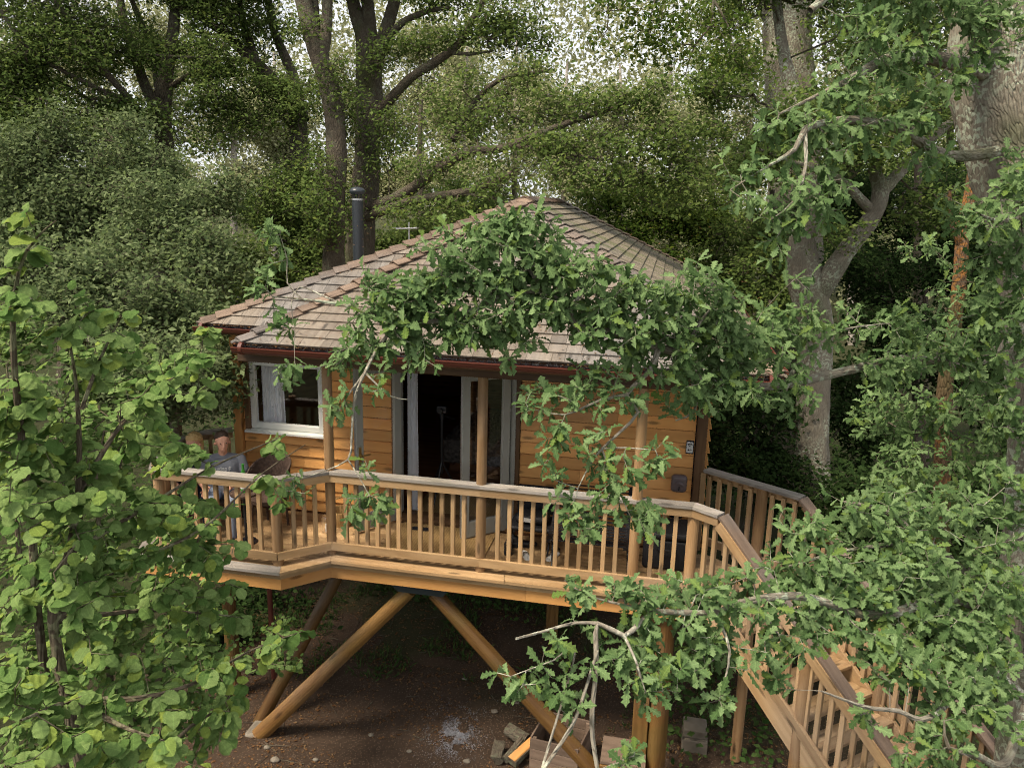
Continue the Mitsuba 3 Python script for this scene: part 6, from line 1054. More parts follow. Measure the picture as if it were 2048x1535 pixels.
OAKS = [
 ('dark forked oak furthest left behind the scrub', [[(-6.94,6.71,-1.46,0.22),(-7.18,7.67,2.79,0.198),(-7.34,8.06,4.60,0.187),(-7.49,8.28,5.66,0.182),(-7.49,8.48,6.51,0.165),(-7.39,8.71,7.37,0.121),(-7.36,9.14,9.18,0.077)], [(-7.51,8.25,5.55,0.138),(-7.77,8.16,6.26,0.11),(-7.99,8.10,7.06,0.099),(-8.21,8.16,7.96,0.083),(-8.42,8.49,9.51,0.055)], [(-7.58,8.39,6.19,0.11),(-7.93,8.74,7.08,0.088),(-8.32,8.92,7.74,0.066),(-8.83,9.08,8.81,0.039)],
   [(-7.49,7.99,5.32,0.088),(-7.65,7.46,5.87,0.072),(-7.87,6.93,6.47,0.066),(-8.31,6.63,7.34,0.05),(-8.88,6.50,8.12,0.028)], [(-7.70,7.45,5.87,0.05),(-8.04,6.81,6.07,0.044),(-8.77,6.17,6.62,0.039),(-9.05,5.85,7.27,0.028)], [(-7.37,8.45,6.25,0.072),(-6.71,8.21,6.47,0.055),(-6.18,8.05,6.69,0.033),(-5.88,8.04,6.83,0.017)], [(-7.61,7.99,5.43,0.055),(-8.04,7.61,5.49,0.044),(-8.95,7.07,6.16,0.033),(-9.54,6.44,6.21,0.022)]],
   [(-9.32,5.99,6.33,0.87,0.67,0.67,1.00),(-8.45,6.43,6.57,1.07,0.59,0.59,1.00),(-8.87,5.84,5.30,0.96,0.58,0.58,1.00),(-8.02,6.37,5.08,0.99,0.49,0.49,1.00),(-7.39,7.23,5.55,0.82,0.41,0.41,1.00),(-8.98,6.48,7.23,0.98,0.59,0.59,1.00),(-8.12,7.05,7.15,1.10,0.60,0.60,1.00),(-8.62,6.30,6.19,0.98,0.49,0.49,1.00),(-7.66,7.41,6.54,0.92,0.51,0.51,1.00),(-7.45,8.72,7.47,1.09,0.66,0.66,1.00),(-6.08,7.97,6.72,0.73,0.52,0.52,1.00),(-8.10,7.11,5.63,1.13,0.41,0.41,1.00),(-9.41,6.20,5.53,0.69,0.59,0.59,1.00),(-6.01,7.77,5.81,0.62,0.52,0.52,1.00),(-6.39,8.76,7.67,0.65,0.65,0.65,1.00),(-7.64,8.47,8.81,2.76,0.85,0.85,1.00),(-9.06,6.73,8.37,1.76,0.78,0.78,1.00),(-6.17,7.59,5.20,0.62,0.60,0.42,0.60)], 41),
 ('leaning oak with three dark limbs, second from the left', [[(-4.05,7.78,-1.54,0.231),(-4.56,8.84,3.38,0.198),(-4.76,9.19,5.02,0.187),(-4.84,9.34,5.73,0.182),(-5.27,9.30,6.36,0.16),(-5.69,9.22,6.82,0.138),(-6.06,9.13,7.18,0.11),(-6.61,8.93,7.65,0.088),(-7.35,8.67,8.06,0.072),(-8.23,8.46,8.82,0.039)], [(-4.72,9.35,5.68,0.143),(-5.06,9.63,6.67,0.121),(-5.50,9.83,7.46,0.099),(-5.71,9.94,8.12,0.083),(-5.93,10.27,9.66,0.044)], [(-5.72,9.22,6.85,0.099),(-5.91,9.31,7.36,0.083),(-6.08,9.38,7.79,0.072),(-6.32,9.58,8.87,0.044)],
   [(-5.81,9.12,6.93,0.055),(-6.11,8.41,6.81,0.041),(-6.49,7.90,6.76,0.03),(-7.14,7.35,6.74,0.019),(-7.50,7.09,6.82,0.008)], [(-4.79,9.26,5.35,0.055),(-5.15,8.69,5.87,0.028),(-5.18,8.29,5.57,0.017)]],
   [(-5.91,8.21,6.26,0.85,0.53,0.53,1.00),(-5.25,8.94,6.57,0.66,0.55,0.55,1.00),(-6.71,8.72,7.76,0.97,0.54,0.54,1.00),(-5.69,9.43,7.69,0.78,0.67,0.67,1.00),(-4.77,8.64,5.81,0.54,0.43,0.43,1.00),(-5.49,8.02,5.54,0.63,0.60,0.42,0.80),(-4.14,9.03,6.06,0.33,0.60,0.66,0.60),(-6.06,9.35,9.00,2.18,0.87,0.87,1.00),(-4.38,8.45,4.66,0.65,0.60,0.76,0.80),(-4.65,8.01,3.92,0.64,0.64,0.64,1.00)], 42),
 ('pale straight oak trunk left of the flue, forked at the top', [[(-2.51,5.65,-0.74,0.24),(-2.80,6.59,3.48,0.205),(-2.84,6.85,4.61,0.195),(-2.92,7.04,5.45,0.2),(-3.08,7.16,6.10,0.19),(-3.28,7.23,6.57,0.18),(-3.49,7.32,7.13,0.165),(-3.69,7.41,7.69,0.15),(-4.22,7.64,9.08,0.09)], [(-3.26,7.22,6.52,0.13),(-3.21,7.38,7.13,0.11),(-3.22,7.51,7.70,0.1),(-3.25,7.77,8.82,0.06)], [(-3.34,7.24,6.66,0.1),(-3.45,7.46,7.24,0.085),(-3.57,7.66,8.19,0.06)]],
   [(-3.53,6.94,7.31,0.38,0.50,0.38,0.50),(-3.42,7.67,8.54,1.25,0.67,0.67,1.00),(-2.69,7.02,6.08,0.38,0.50,0.67,0.60),(-2.95,6.36,4.40,0.38,0.50,0.56,0.60),(-2.99,5.95,3.58,0.55,0.50,0.55,1.00),(-3.44,6.65,6.03,0.38,0.40,0.38,0.50)], 43),
 ('broad spreading oak directly behind the flue with long arching limbs', [[(-2.34,6.66,-1.04,0.336),(-2.66,7.59,3.16,0.302),(-2.67,7.80,4.06,0.277),(-2.66,8.02,4.96,0.26),(-2.68,8.20,5.76,0.269),(-2.74,8.38,6.57,0.26),(-2.88,8.49,7.16,0.168),(-3.17,8.63,7.96,0.134),(-3.52,8.89,9.35,0.084)], [(-2.73,8.36,6.47,0.168),(-2.78,8.56,7.37,0.143),(-2.87,8.69,7.97,0.126),(-2.97,9.00,9.37,0.076)], [(-2.66,8.37,6.47,0.168),(-2.47,8.47,7.15,0.143),(-2.24,8.59,7.93,0.118),(-1.94,8.98,9.32,0.067)],
   [(-2.63,8.18,5.62,0.109),(-2.21,8.01,5.89,0.102),(-1.66,7.80,6.31,0.088),(-1.02,7.69,6.64,0.082),(-0.61,7.63,6.92,0.068),(-0.35,7.56,7.30,0.061),(-0.08,7.61,7.74,0.048)], [(-0.81,7.65,6.75,0.041),(-0.38,7.52,6.69,0.031),(0.08,7.40,6.72,0.014)], [(-2.72,8.31,6.27,0.095),(-2.13,8.26,7.29,0.075),(-1.43,8.04,7.56,0.054),(-0.90,7.94,7.61,0.034)],
   [(-2.65,7.74,3.76,0.122),(-2.02,7.27,3.92,0.109),(-1.35,6.83,4.17,0.102),(-0.64,6.44,4.57,0.092),(-0.02,6.21,4.85,0.082),(0.59,5.92,4.88,0.068),(1.12,5.85,5.06,0.058),(1.71,5.81,5.28,0.051),(2.29,5.76,5.46,0.041),(2.78,5.68,5.60,0.027),(3.25,5.60,5.74,0.014)], [(0.86,5.88,4.94,0.048),(1.42,5.65,4.83,0.037),(1.78,5.49,4.75,0.034),(2.31,5.23,4.52,0.024),(2.64,5.13,4.29,0.01)], [(1.68,5.58,4.77,0.027),(2.36,5.38,4.70,0.02),(3.02,5.27,4.57,0.01)],
   [(-2.49,7.52,3.62,0.102),(-1.68,6.91,3.86,0.082),(-0.93,6.46,4.03,0.075),(-0.17,6.11,4.13,0.068),(0.44,5.85,4.28,0.058),(0.87,5.67,4.48,0.034)], [(-0.17,6.11,4.13,0.034),(0.65,5.72,4.02,0.024),(1.04,5.54,3.82,0.01)], [(-0.39,6.39,5.05,0.054),(-0.22,6.76,5.56,0.051),(0.03,6.89,5.92,0.048),(0.46,6.82,6.17,0.041),(1.10,6.76,6.24,0.031),(1.27,6.80,6.30,0.014)], [(-0.17,6.78,5.61,0.034),(0.29,6.56,5.65,0.027),(0.76,6.29,5.43,0.02),(1.14,6.22,5.26,0.01)]],
   [(-1.56,7.80,7.55,0.58,0.39,0.39,1.00),(-0.85,7.79,7.80,0.76,0.38,0.38,1.00),(0.05,7.46,7.44,0.65,0.37,0.37,1.00),(0.85,7.06,6.84,0.54,0.36,0.36,1.00),(-2.10,7.88,6.57,0.49,0.60,0.59,0.80),(-1.34,7.75,7.18,0.67,0.48,0.48,1.00),(-0.57,7.49,7.20,0.56,0.38,0.38,1.00),(-1.76,7.46,5.40,0.59,0.70,0.59,0.80),(-0.93,7.07,5.73,0.56,0.60,0.47,0.80),(0.06,7.27,7.06,0.55,0.46,0.46,1.00),(0.61,7.31,7.23,0.55,0.60,0.36,0.80),(0.97,6.50,6.16,0.52,0.35,0.35,1.00),(0.02,6.72,6.11,0.45,0.50,0.36,0.80),(-0.16,6.39,5.31,0.54,0.36,0.36,1.00),(0.59,6.26,5.47,0.52,0.35,0.35,1.00),(1.41,6.06,5.69,0.51,0.34,0.34,1.00),(2.12,5.77,5.65,0.58,0.33,0.33,1.00),(2.78,5.58,5.63,0.48,0.32,0.32,1.00),(3.34,5.48,5.62,0.40,0.32,0.32,1.00),(1.34,5.55,4.92,0.58,0.29,0.29,1.00),(2.11,5.39,4.92,0.65,0.28,0.28,1.00),(2.84,5.32,4.92,0.64,0.32,0.32,1.00),(3.46,5.25,4.99,0.39,0.39,0.39,1.00),(2.00,5.15,4.44,0.64,0.32,0.32,1.00),(2.72,5.06,4.37,0.55,0.32,0.32,1.00),(3.36,5.05,4.23,0.47,0.39,0.39,1.00),(-0.82,6.41,4.61,0.55,0.36,0.36,1.00),(0.24,5.91,4.69,0.52,0.26,0.26,1.00),(-1.09,6.36,3.71,0.65,0.37,0.37,1.00),(-0.20,5.91,3.74,0.53,0.35,0.35,1.00),(0.68,5.56,4.18,0.51,0.25,0.25,1.00),(-2.16,7.41,4.64,0.40,0.50,0.59,0.80),(-2.42,8.52,8.66,2.00,0.80,0.80,1.00),(0.15,7.63,8.08,1.48,0.55,0.55,1.00),(-2.79,7.13,3.95,0.30,0.40,0.49,0.80),(-2.79,7.45,5.30,0.30,0.40,0.59,0.60),(3.71,5.21,4.62,0.39,0.39,0.47,1.00)], 44),
]
for lb, limbs, blobs, sd2 in OAKS:
    k = thing('oak_tree', lb, 'tree')
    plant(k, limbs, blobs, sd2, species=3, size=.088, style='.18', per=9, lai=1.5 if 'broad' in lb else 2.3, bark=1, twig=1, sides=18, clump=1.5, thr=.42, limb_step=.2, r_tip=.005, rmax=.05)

# hawthorn and scrub on the left, shrubs behind the cabin and beyond the railing
SCRUB = [
 ('hawthorn_tree', 'pale flecked hawthorn at the upper left below the dark oak', 2, [(-7.55,4.84,4.44,1.17,0.81,0.81,1.00),(-6.88,5.46,4.74,1.02,0.74,0.74,1.00),(-7.52,4.02,3.57,0.95,0.77,0.77,1.00),(-6.57,4.44,3.67,1.05,0.70,0.70,1.00),(-6.08,5.29,4.22,0.82,0.64,0.64,1.00)], [(-6.87,3.59,-1.42,0.12),(-7.09,4.58,2.96,0.09),(-7.27,4.86,4.27,0.05)], 1.),
 ('hawthorn_tree', 'hawthorn with bright clumps in the middle of the left scrub', 2, [(-4.43,3.60,3.65,0.80,0.48,0.48,1.00),(-3.54,3.27,3.30,0.62,0.46,0.46,1.00),(-3.92,2.92,3.00,0.83,0.38,0.38,1.00),(-4.95,3.42,3.33,0.64,0.40,0.40,1.00),(-4.01,4.36,3.90,0.58,0.42,0.42,1.00),(-2.97,2.83,2.75,0.45,0.45,0.45,1.00)], [(-3.94,2.74,-0.80,0.12),(-4.22,3.50,2.64,0.09),(-4.41,3.69,3.57,0.05)], 1.),
 ('hawthorn_tree', 'shaded hawthorn low on the left above the hazel', 2, [(-5.27,1.79,2.89,0.85,0.49,0.49,1.00),(-4.43,1.92,2.77,0.78,0.49,0.49,1.00),(-4.41,1.19,2.30,0.87,0.47,0.47,1.00),(-3.58,1.59,2.43,0.61,0.41,0.41,1.00),(-3.16,1.85,2.28,0.55,0.35,0.35,1.00),(-2.63,1.75,2.32,0.41,0.27,0.27,1.00)], [(-4.38,1.05,-0.95,0.1),(-4.52,1.76,2.15,0.07),(-4.64,1.90,2.83,0.04)], .9),
 ('hawthorn_tree', 'low hawthorn touching the left eave of the cabin', 2, [(-2.49,0.45,2.02,0.72,0.30,0.30,1.00),(-2.13,0.93,1.95,0.38,0.31,0.31,1.00),(-1.98,0.86,1.53,0.28,0.28,0.38,1.00),(-2.46,0.35,1.55,0.66,0.36,0.36,1.00),(-2.78,-0.06,1.86,0.64,0.35,0.35,1.00)], [(-2.36,0.18,-1.00,0.08),(-2.53,0.73,1.45,0.05),(-2.56,0.84,1.94,0.03)], .9),
 ('scrub_bush', 'dark green bush rising behind the left roof hip beside the flue', 3, [(-4.77,8.15,2.85,0.76,0.66,0.66,1.00),(-5.06,6.97,2.50,0.62,0.62,0.62,1.00),(-3.93,8.37,3.09,0.66,0.55,0.55,1.00),(-5.55,9.24,3.68,0.69,0.58,0.58,1.00),(-3.86,7.67,2.28,0.95,0.53,0.53,1.00),(-4.56,5.86,1.84,0.58,0.58,0.67,1.00)], [(-4.40,6.97,-2.46,0.1),(-4.76,8.10,2.64,0.05)], 1.),
 ('scrub_bush', 'green bush behind the ridge between the flue and the roof peak', 3, [(-2.80,9.66,3.19,0.81,0.58,0.58,1.00),(-1.78,9.87,3.21,0.81,0.58,0.58,1.00),(-0.78,10.15,3.57,0.69,0.46,0.46,1.00),(-2.34,9.06,2.45,1.24,0.56,0.56,1.00),(-1.77,11.11,4.01,0.73,0.49,0.49,1.00),(-0.39,9.55,2.93,1.01,0.56,0.56,1.00)], [(-1.47,8.52,-2.76,0.1),(-1.88,9.82,3.10,0.05)], 1.),
 ('scrub_bush', 'bright leafy bush to the right of the roof peak', 8, [(1.81,9.66,3.76,0.87,0.55,0.55,1.00),(2.67,9.81,3.68,0.87,0.55,0.55,1.00),(3.55,9.39,3.39,0.74,0.53,0.53,1.00),(2.33,9.05,2.95,0.95,0.53,0.53,1.00),(3.51,8.67,2.61,0.82,0.51,0.51,1.00),(4.15,9.61,3.82,0.64,0.64,0.64,1.00)], [(3.19,8.50,-2.28,0.1),(2.81,9.73,3.25,0.05)], 1.),
 ('scrub_bush', 'mid green bush between the roof and the forked oak', 3, [(4.46,8.42,2.97,0.70,0.60,0.60,1.00),(5.17,9.17,3.35,0.72,0.62,0.62,1.00),(5.13,7.93,2.55,0.58,0.58,0.58,1.00),(5.80,9.21,2.97,0.51,0.51,0.72,1.00),(4.56,7.20,2.13,0.56,0.56,0.56,1.00),(5.73,7.94,2.09,0.39,0.39,0.58,1.00)], [(5.44,7.29,-2.64,0.1),(5.08,8.45,2.59,0.05)], 1.),
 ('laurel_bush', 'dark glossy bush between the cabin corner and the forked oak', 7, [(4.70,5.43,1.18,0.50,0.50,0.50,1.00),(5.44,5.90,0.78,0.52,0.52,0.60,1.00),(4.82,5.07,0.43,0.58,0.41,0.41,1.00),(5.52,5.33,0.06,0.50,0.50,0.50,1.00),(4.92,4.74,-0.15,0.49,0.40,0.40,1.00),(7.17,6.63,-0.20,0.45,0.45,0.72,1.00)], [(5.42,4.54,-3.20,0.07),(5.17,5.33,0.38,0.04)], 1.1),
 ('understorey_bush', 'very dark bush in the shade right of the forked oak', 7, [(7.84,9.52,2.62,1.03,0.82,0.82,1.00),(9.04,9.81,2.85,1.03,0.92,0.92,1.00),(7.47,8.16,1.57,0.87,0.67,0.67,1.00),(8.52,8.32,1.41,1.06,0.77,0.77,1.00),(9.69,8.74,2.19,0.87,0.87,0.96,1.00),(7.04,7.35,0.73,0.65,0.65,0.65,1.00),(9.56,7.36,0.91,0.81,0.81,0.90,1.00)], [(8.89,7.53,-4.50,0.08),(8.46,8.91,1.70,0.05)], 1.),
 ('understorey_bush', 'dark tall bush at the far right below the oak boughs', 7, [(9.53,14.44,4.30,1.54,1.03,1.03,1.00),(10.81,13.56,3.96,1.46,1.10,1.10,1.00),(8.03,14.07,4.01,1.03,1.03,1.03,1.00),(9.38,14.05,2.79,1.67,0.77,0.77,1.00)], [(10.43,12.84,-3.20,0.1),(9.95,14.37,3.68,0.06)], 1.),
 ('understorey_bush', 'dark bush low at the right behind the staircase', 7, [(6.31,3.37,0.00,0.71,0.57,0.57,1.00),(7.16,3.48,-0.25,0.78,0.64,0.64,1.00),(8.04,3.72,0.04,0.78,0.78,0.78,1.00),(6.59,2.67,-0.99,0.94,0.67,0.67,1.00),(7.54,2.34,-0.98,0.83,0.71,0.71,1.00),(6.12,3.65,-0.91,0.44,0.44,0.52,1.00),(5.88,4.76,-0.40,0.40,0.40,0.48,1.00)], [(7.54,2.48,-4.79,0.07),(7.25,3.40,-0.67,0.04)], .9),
 ('understorey_bush', 'dark plants behind the deck legs under the cabin, put in partly for the deck shade', 7, [(-1.43,5.14,-3.82,0.77,0.39,0.39,1.00),(-0.56,6.28,-4.16,0.82,0.36,0.36,1.00),(0.84,5.60,-3.76,0.77,0.39,0.39,1.00),(2.04,5.31,-3.75,0.75,0.37,0.37,1.00),(-0.55,4.33,-3.55,0.63,0.27,0.27,1.00)], [(0.01,5.05,-5.38,0.03),(-0.09,5.37,-3.97,0.02)], .9),  # real plants, added to also give the darkness of the deck shade
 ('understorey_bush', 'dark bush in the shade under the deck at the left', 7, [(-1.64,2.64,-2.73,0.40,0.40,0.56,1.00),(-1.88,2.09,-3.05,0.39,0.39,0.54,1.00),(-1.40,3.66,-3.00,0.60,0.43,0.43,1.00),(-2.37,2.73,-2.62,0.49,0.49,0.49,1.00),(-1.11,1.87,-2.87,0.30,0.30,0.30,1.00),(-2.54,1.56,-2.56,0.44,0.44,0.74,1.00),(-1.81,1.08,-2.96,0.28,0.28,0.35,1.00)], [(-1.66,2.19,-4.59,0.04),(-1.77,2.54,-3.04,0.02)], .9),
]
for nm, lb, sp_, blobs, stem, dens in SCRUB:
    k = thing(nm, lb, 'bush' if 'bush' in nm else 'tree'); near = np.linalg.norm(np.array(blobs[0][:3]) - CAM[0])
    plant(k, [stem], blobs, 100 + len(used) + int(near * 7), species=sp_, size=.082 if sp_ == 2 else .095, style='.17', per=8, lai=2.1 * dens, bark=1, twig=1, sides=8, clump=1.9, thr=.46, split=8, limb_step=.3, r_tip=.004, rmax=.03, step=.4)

# far trees: birches, sunlight partly painted into their pale leaves, darker trees between them
def far_tree(name, label, group, px, species, blobs, stem, seed, size=.16, lai=2.0, bark=5):
    k = thing(name, label, 'tree', group)
    plant(k, [stem], blobs, seed, species=species, size=size, style='.34', per=14, lai=lai, bark=bark, twig=1, sides=8, clump=.75, thr=.42, split=7, limb_step=1.0, r_tip=.008, rmax=.05, step=1.2, sag=-.08)
BIRCH = [[(-12.34,18.28,-5.55,0.16),(-13.16,20.78,5.71,0.12),(-13.35,21.54,9.09,0.05)], [(-12.37,21.20,-6.46,0.16),(-13.13,23.98,5.93,0.12),(-13.45,24.89,10.05,0.05)], [(-7.13,25.18,-7.25,0.16),(-8.03,28.19,6.27,0.12),(-8.45,29.39,11.67,0.05)], [(-4.13,21.89,-5.96,0.16),(-5.01,24.55,6.05,0.12),(-5.16,25.52,10.26,0.05)], [(-3.18,27.92,-7.76,0.18),(-4.18,31.10,6.50,0.13),(-4.44,32.28,11.74,0.05)], [(-0.33,24.60,-6.47,0.16),(-1.26,27.43,6.29,0.12),(-1.38,28.32,10.12,0.05)], [(1.93,27.01,-7.02,0.16),(1.08,30.03,6.49,0.12),(0.72,30.87,10.32,0.05)], [(4.14,24.53,-6.06,0.16),(3.39,27.31,6.33,0.12),(3.04,28.07,9.84,0.05)], [(6.08,28.82,-7.23,0.16),(5.20,31.93,6.66,0.12),(4.80,32.89,11.06,0.05)], [(-20.66,20.50,-6.97,0.16),(-21.51,23.35,5.79,0.12),(-21.91,24.48,10.89,0.05)], [(-21.65,18.35,-6.39,0.16),(-22.45,21.03,5.62,0.12),(-22.82,22.09,10.43,0.05)], [(12.35,29.11,-6.77,0.18),(11.46,32.13,6.75,0.13),(11.01,33.42,12.60,0.05)], [(-18.69,22.85,-7.53,0.16),(-19.58,25.86,5.98,0.12),(-20.01,27.06,11.38,0.05)], [(-10.36,26.48,-7.93,0.16),(-11.30,29.66,6.33,0.12),(-11.76,30.97,12.27,0.05)]]
BB = [[(-13.22,21.12,7.21,1.35,1.35,2.12,1.00),(-12.83,20.49,4.21,1.54,1.35,1.35,1.00)], [(-13.19,24.55,8.40,1.48,1.48,2.54,1.00),(-12.85,23.79,4.90,1.48,1.48,1.70,1.00)], [(-8.19,28.96,9.65,1.85,1.85,2.54,1.00),(-7.80,28.08,5.59,1.85,1.85,2.08,1.00)], [(-5.00,25.03,8.06,1.54,1.54,2.26,1.00),(-4.87,24.25,4.65,1.64,1.64,1.64,1.00)], [(-4.22,31.65,8.88,2.07,2.07,2.68,1.00),(-4.09,30.83,5.32,1.95,1.95,1.95,1.00)], [(-1.31,27.73,7.57,1.64,1.64,2.40,1.00),(-1.09,27.02,4.38,1.75,1.53,1.53,1.00)], [(0.91,30.27,7.61,1.85,1.85,2.54,1.00),(1.26,29.54,4.24,1.85,1.62,1.62,1.00)], [(3.31,27.54,7.36,1.59,1.59,2.33,1.00),(3.54,26.80,4.06,1.70,1.70,1.70,1.00)], [(5.10,32.35,8.52,1.78,1.78,2.61,1.00),(5.49,31.49,4.58,1.90,1.90,2.14,1.00)], [(-21.70,23.81,7.92,1.97,1.97,2.62,1.00),(-21.40,22.87,3.66,1.97,1.97,2.18,1.00)], [(-22.60,21.38,7.22,1.85,1.85,2.67,1.00),(-22.32,20.49,3.22,1.85,1.85,1.85,1.00)], [(11.26,32.62,9.00,2.31,2.31,3.01,1.00),(11.55,31.67,4.72,2.54,2.08,2.08,1.00)], [(-19.79,26.35,8.23,1.85,1.85,2.77,1.00),(-19.50,25.45,4.18,2.08,2.08,2.08,1.00)], [(-11.55,30.28,9.18,1.95,1.95,3.17,1.00),(-11.24,29.28,4.66,2.20,2.20,2.20,1.00)]]
BL = ['pale birch in the gap between the leftmost dark oak and the leaning oak', 'pale birch immediately left of the leaning oak trunk', 'pale birch right of the broad oak, above the left roof slope', 'second pale birch to the right of the broad oak trunk', 'pale birch straight above the roof peak', 'first pale birch right of the roof peak', 'second pale birch right of the roof peak', 'third pale birch right of the roof peak', 'fourth pale birch right of the roof peak, beside the tall thick oak',
      'pale birch glimpsed just left of the leftmost dark oak', 'pale birch at the far left edge behind the scrub', 'pale birch between the tall thick oak and the near oak at the right', 'pale birch hidden directly behind the leftmost dark oak trunk', 'pale birch hidden behind the broad oak above the flue']
WL = ['green woodland tree behind the pale straight oak left of the flue', 'green woodland tree above the far right corner of the roof', 'green woodland tree directly behind the forked oak', 'green woodland tree left of the near oak trunk, deep in the wood', 'green woodland tree at the left edge behind the hawthorns', 'green woodland tree at the extreme right edge behind the near oak', 'green woodland tree behind the pale flecked hawthorn']
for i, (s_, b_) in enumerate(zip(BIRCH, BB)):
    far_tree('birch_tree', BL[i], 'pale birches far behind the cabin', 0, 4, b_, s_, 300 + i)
DARK = [[(-6.59,13.60,-3.58,0.2),(-7.21,15.60,5.43,0.1)], [(6.41,16.22,-3.26,0.2),(5.73,18.39,6.50,0.1)], [(8.73,17.66,-3.51,0.2),(8.13,19.58,5.09,0.1)], [(13.19,19.54,-3.70,0.2),(12.45,21.89,6.87,0.1)], [(-14.19,10.12,-3.16,0.2),(-14.71,11.80,4.41,0.1)], [(14.71,17.90,-3.06,0.2),(14.04,20.07,6.70,0.1)], [(-12.24,11.48,-3.42,0.2),(-12.84,13.40,5.21,0.1)]]
DB = [[(-7.07,15.14,3.32,1.39,0.92,0.92,1.00)], [(5.93,17.76,3.64,1.39,0.92,0.92,1.00)], [(8.24,19.23,3.53,1.61,1.45,1.45,1.00),(8.10,19.68,5.56,1.45,1.12,1.12,1.00)], [(12.57,21.53,5.24,2.34,1.67,1.67,1.00),(12.40,22.07,7.68,2.17,1.50,1.50,1.00)], [(-14.62,11.49,3.03,1.70,1.41,1.41,1.00),(-14.74,11.89,4.82,1.41,0.85,0.85,1.00)], [(14.14,19.74,5.20,1.85,1.85,1.85,1.00),(13.93,20.40,8.20,1.85,1.70,1.70,1.00)], [(-12.66,12.83,2.63,1.63,1.18,1.18,1.00),(-12.65,13.27,4.50,1.48,1.18,1.18,1.00)]]
for i, (s_, b_) in enumerate(zip(DARK, DB)):
    far_tree('woodland_tree', WL[i], 'green woodland trees behind the clearing', 0, 3, b_, s_, 340 + i, size=.11, bark=1)
for i, (px, z0, lb) in enumerate(()): pass
# the far-off wood: one mass beyond the pale birches
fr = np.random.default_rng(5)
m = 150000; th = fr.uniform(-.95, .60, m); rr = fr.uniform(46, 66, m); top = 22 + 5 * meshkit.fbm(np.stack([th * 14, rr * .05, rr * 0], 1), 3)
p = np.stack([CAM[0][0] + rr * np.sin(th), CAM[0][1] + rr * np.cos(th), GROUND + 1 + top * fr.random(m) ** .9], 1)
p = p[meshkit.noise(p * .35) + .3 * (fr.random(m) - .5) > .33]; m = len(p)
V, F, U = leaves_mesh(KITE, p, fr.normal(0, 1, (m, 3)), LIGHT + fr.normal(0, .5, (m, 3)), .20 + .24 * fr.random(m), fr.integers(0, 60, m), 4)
tag(obj('distant_wood', (V, F, U), 'leaf'), 'pale green wood closing off the view behind all other trees, sunlit tone in its leaf colour', 'woodland', kind='stuff')  # birch leaf colour carries the sunlit paleness; no haze is drawn

# slim bare trunks in the dark wood at the right
for i, (q, lb) in enumerate((([(9.49,11.00,-1.36,0.1),(9.17,12.05,3.37,0.09),(9.04,12.51,5.39,0.08),(8.90,13.01,7.65,0.06)], 'slim straight trunk in the dark wood right of the forked oak'), ([(5.99,8.11,-1.84,0.08),(5.72,8.95,1.96,0.07),(5.63,9.17,2.96,0.06),(5.55,9.49,4.36,0.05)], 'thin grey trunk between the cabin roof and the forked oak'), ([(5.35,6.54,-1.31,0.07),(5.42,6.85,-0.03,0.06),(5.47,7.08,0.88,0.05),(5.46,7.42,2.33,0.03)], 'thin leaning stem beside the cabin corner'), ([(-2.67,11.47,-2.57,0.09),(-3.08,12.88,3.73,0.08),(-3.22,13.13,4.91,0.07),(-3.28,13.52,6.62,0.05)], 'thin dark trunk above the ridge right of the flue'))):
    k = thing('bare_trunk', lb, 'tree trunk'); obj('trunk', limb_mesh(catmull(q, .3), 1, 12), 'bark', k, smooth=True)

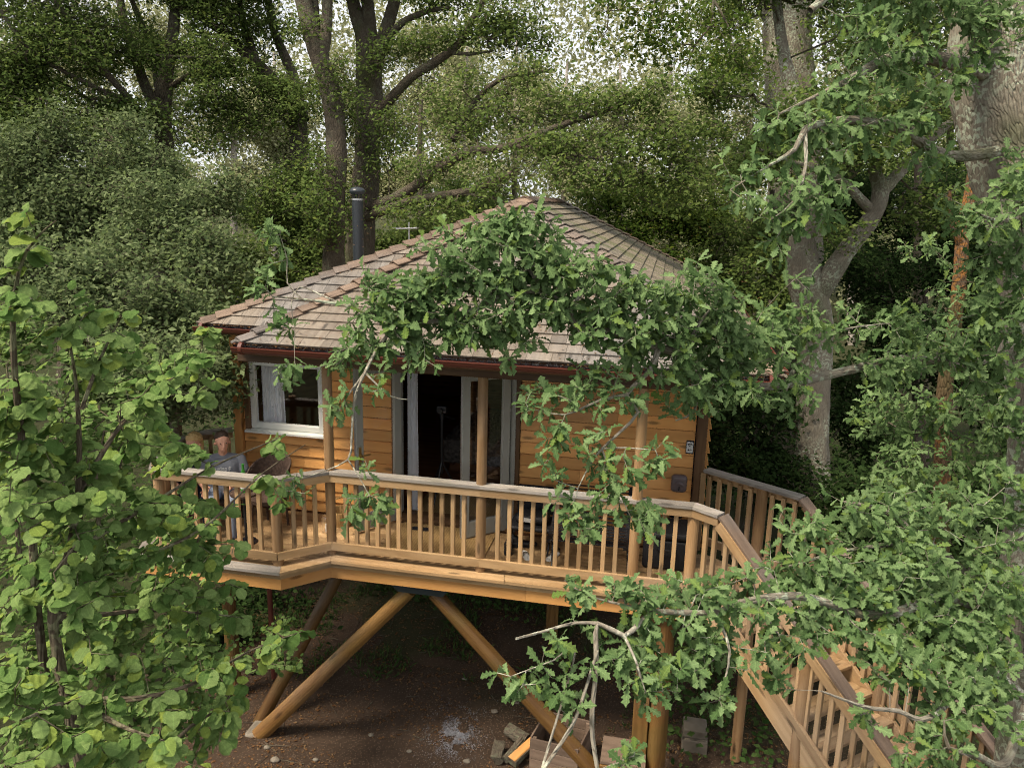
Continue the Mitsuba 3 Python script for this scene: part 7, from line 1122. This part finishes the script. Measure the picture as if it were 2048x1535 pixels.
# ------------------------------------------------------------------ ground cover and grass
r = np.random.default_rng(77)
def scatter(n, x0, x1, y0, y1, keep):
    p = np.stack([r.uniform(x0, x1, n), r.uniform(y0, y1, n), np.zeros(n)], 1); p = p[keep(p)]; p[:, 2] = ground_z(p[:, 0], p[:, 1]); return p
p = scatter(9000, -3, 7, .2, 8, lambda q: (meshkit.fbm(q * 1.3 + [4, 2, 0], 3) > .53) & (q[:, 1] > .8 + .8 * r.random(len(q))))
p = np.repeat(p, 3, 0); m = len(p); p[:, :2] += r.normal(0, .03, (m, 2))
d = r.normal(0, .55, (m, 3)); d[:, 2] = .6 + .5 * r.random(m)
V, F, U = leaves_mesh((np.array([[0, .03, 0], [0, -.03, 0], [.55, .02, .0], [1, 0, -.25]]), np.array([[0, 1, 2], [1, 3, 2]]), np.array([[.1, 0]] * 4)), p, d, r.normal(0, 1, (m, 3)), .07 + .09 * r.random(m), r.integers(0, 60, m), 5)
tag(obj('grass', (V, F, U), 'leaf'), 'thin grass blades growing through the soil under the deck', 'grass', kind='stuff')
def covered(q):
    x, y = q[:, 0], q[:, 1]
    clear = (x > -1.8) & (x < 3.9) & (y < 3.2)
    return ~clear & (meshkit.fbm(q * .7, 3) > .36)
p = scatter(6000, -9, 14, -1.5, 17, covered); p = np.repeat(p, 7, 0); m = len(p); p += r.normal(0, 1, (m, 3)) * [.12, .12, .05] + [0, 0, .12]; p[:, 2] += .22 * r.random(m) * meshkit.noise(p * 1.1)
V, F, U = leaves_mesh(KITE, p, r.normal(0, 1, (m, 3)) * [1, 1, .35], LIGHT + r.normal(0, .4, (m, 3)), .06 + .06 * r.random(m), r.integers(0, 60, m), 5)
tag(obj('ground_cover', (V, F, U), 'leaf'), 'low leafy ground plants covering the shaded woodland floor', 'ground plants', kind='stuff')
p = scatter(15000, -2.5, 5.5, -1.2, 5, lambda q: meshkit.noise(q * 2.1) > .3); m = len(p); p[:, 2] += .008
V, F, U = leaves_mesh(KITE, p, r.normal(0, 1, (m, 3)) * [1, 1, .15], r.normal(0, .25, (m, 3)) + [0, 0, 1.], .018 + .035 * r.random(m), r.integers(0, 60, m), 6)
tag(obj('leaf_litter', (V, F, U), 'leaf'), 'small dead brown leaves and bark chips strewn over the soil', 'leaf litter', kind='stuff')

p = scatter(220, -2.2, 5.2, -1.0, 4, lambda q: meshkit.noise(q * 1.3) > .35); m = len(p); p[:, 2] += .012
d = r.normal(0, 1, (m, 3)) * [1, 1, .12]; d *= (.05 + .13 * r.random((m, 1))) / np.linalg.norm(d, axis=1, keepdims=True)
tag(obj('fallen_twigs', twig_mesh(np.vstack([p - d, p + d]), np.concatenate([np.full(m, -1), np.arange(m)]), m, .004, .1, 1, 4, .006), 'bark'), 'small broken twigs lying on the soil under the deck', 'twigs', kind='stuff')
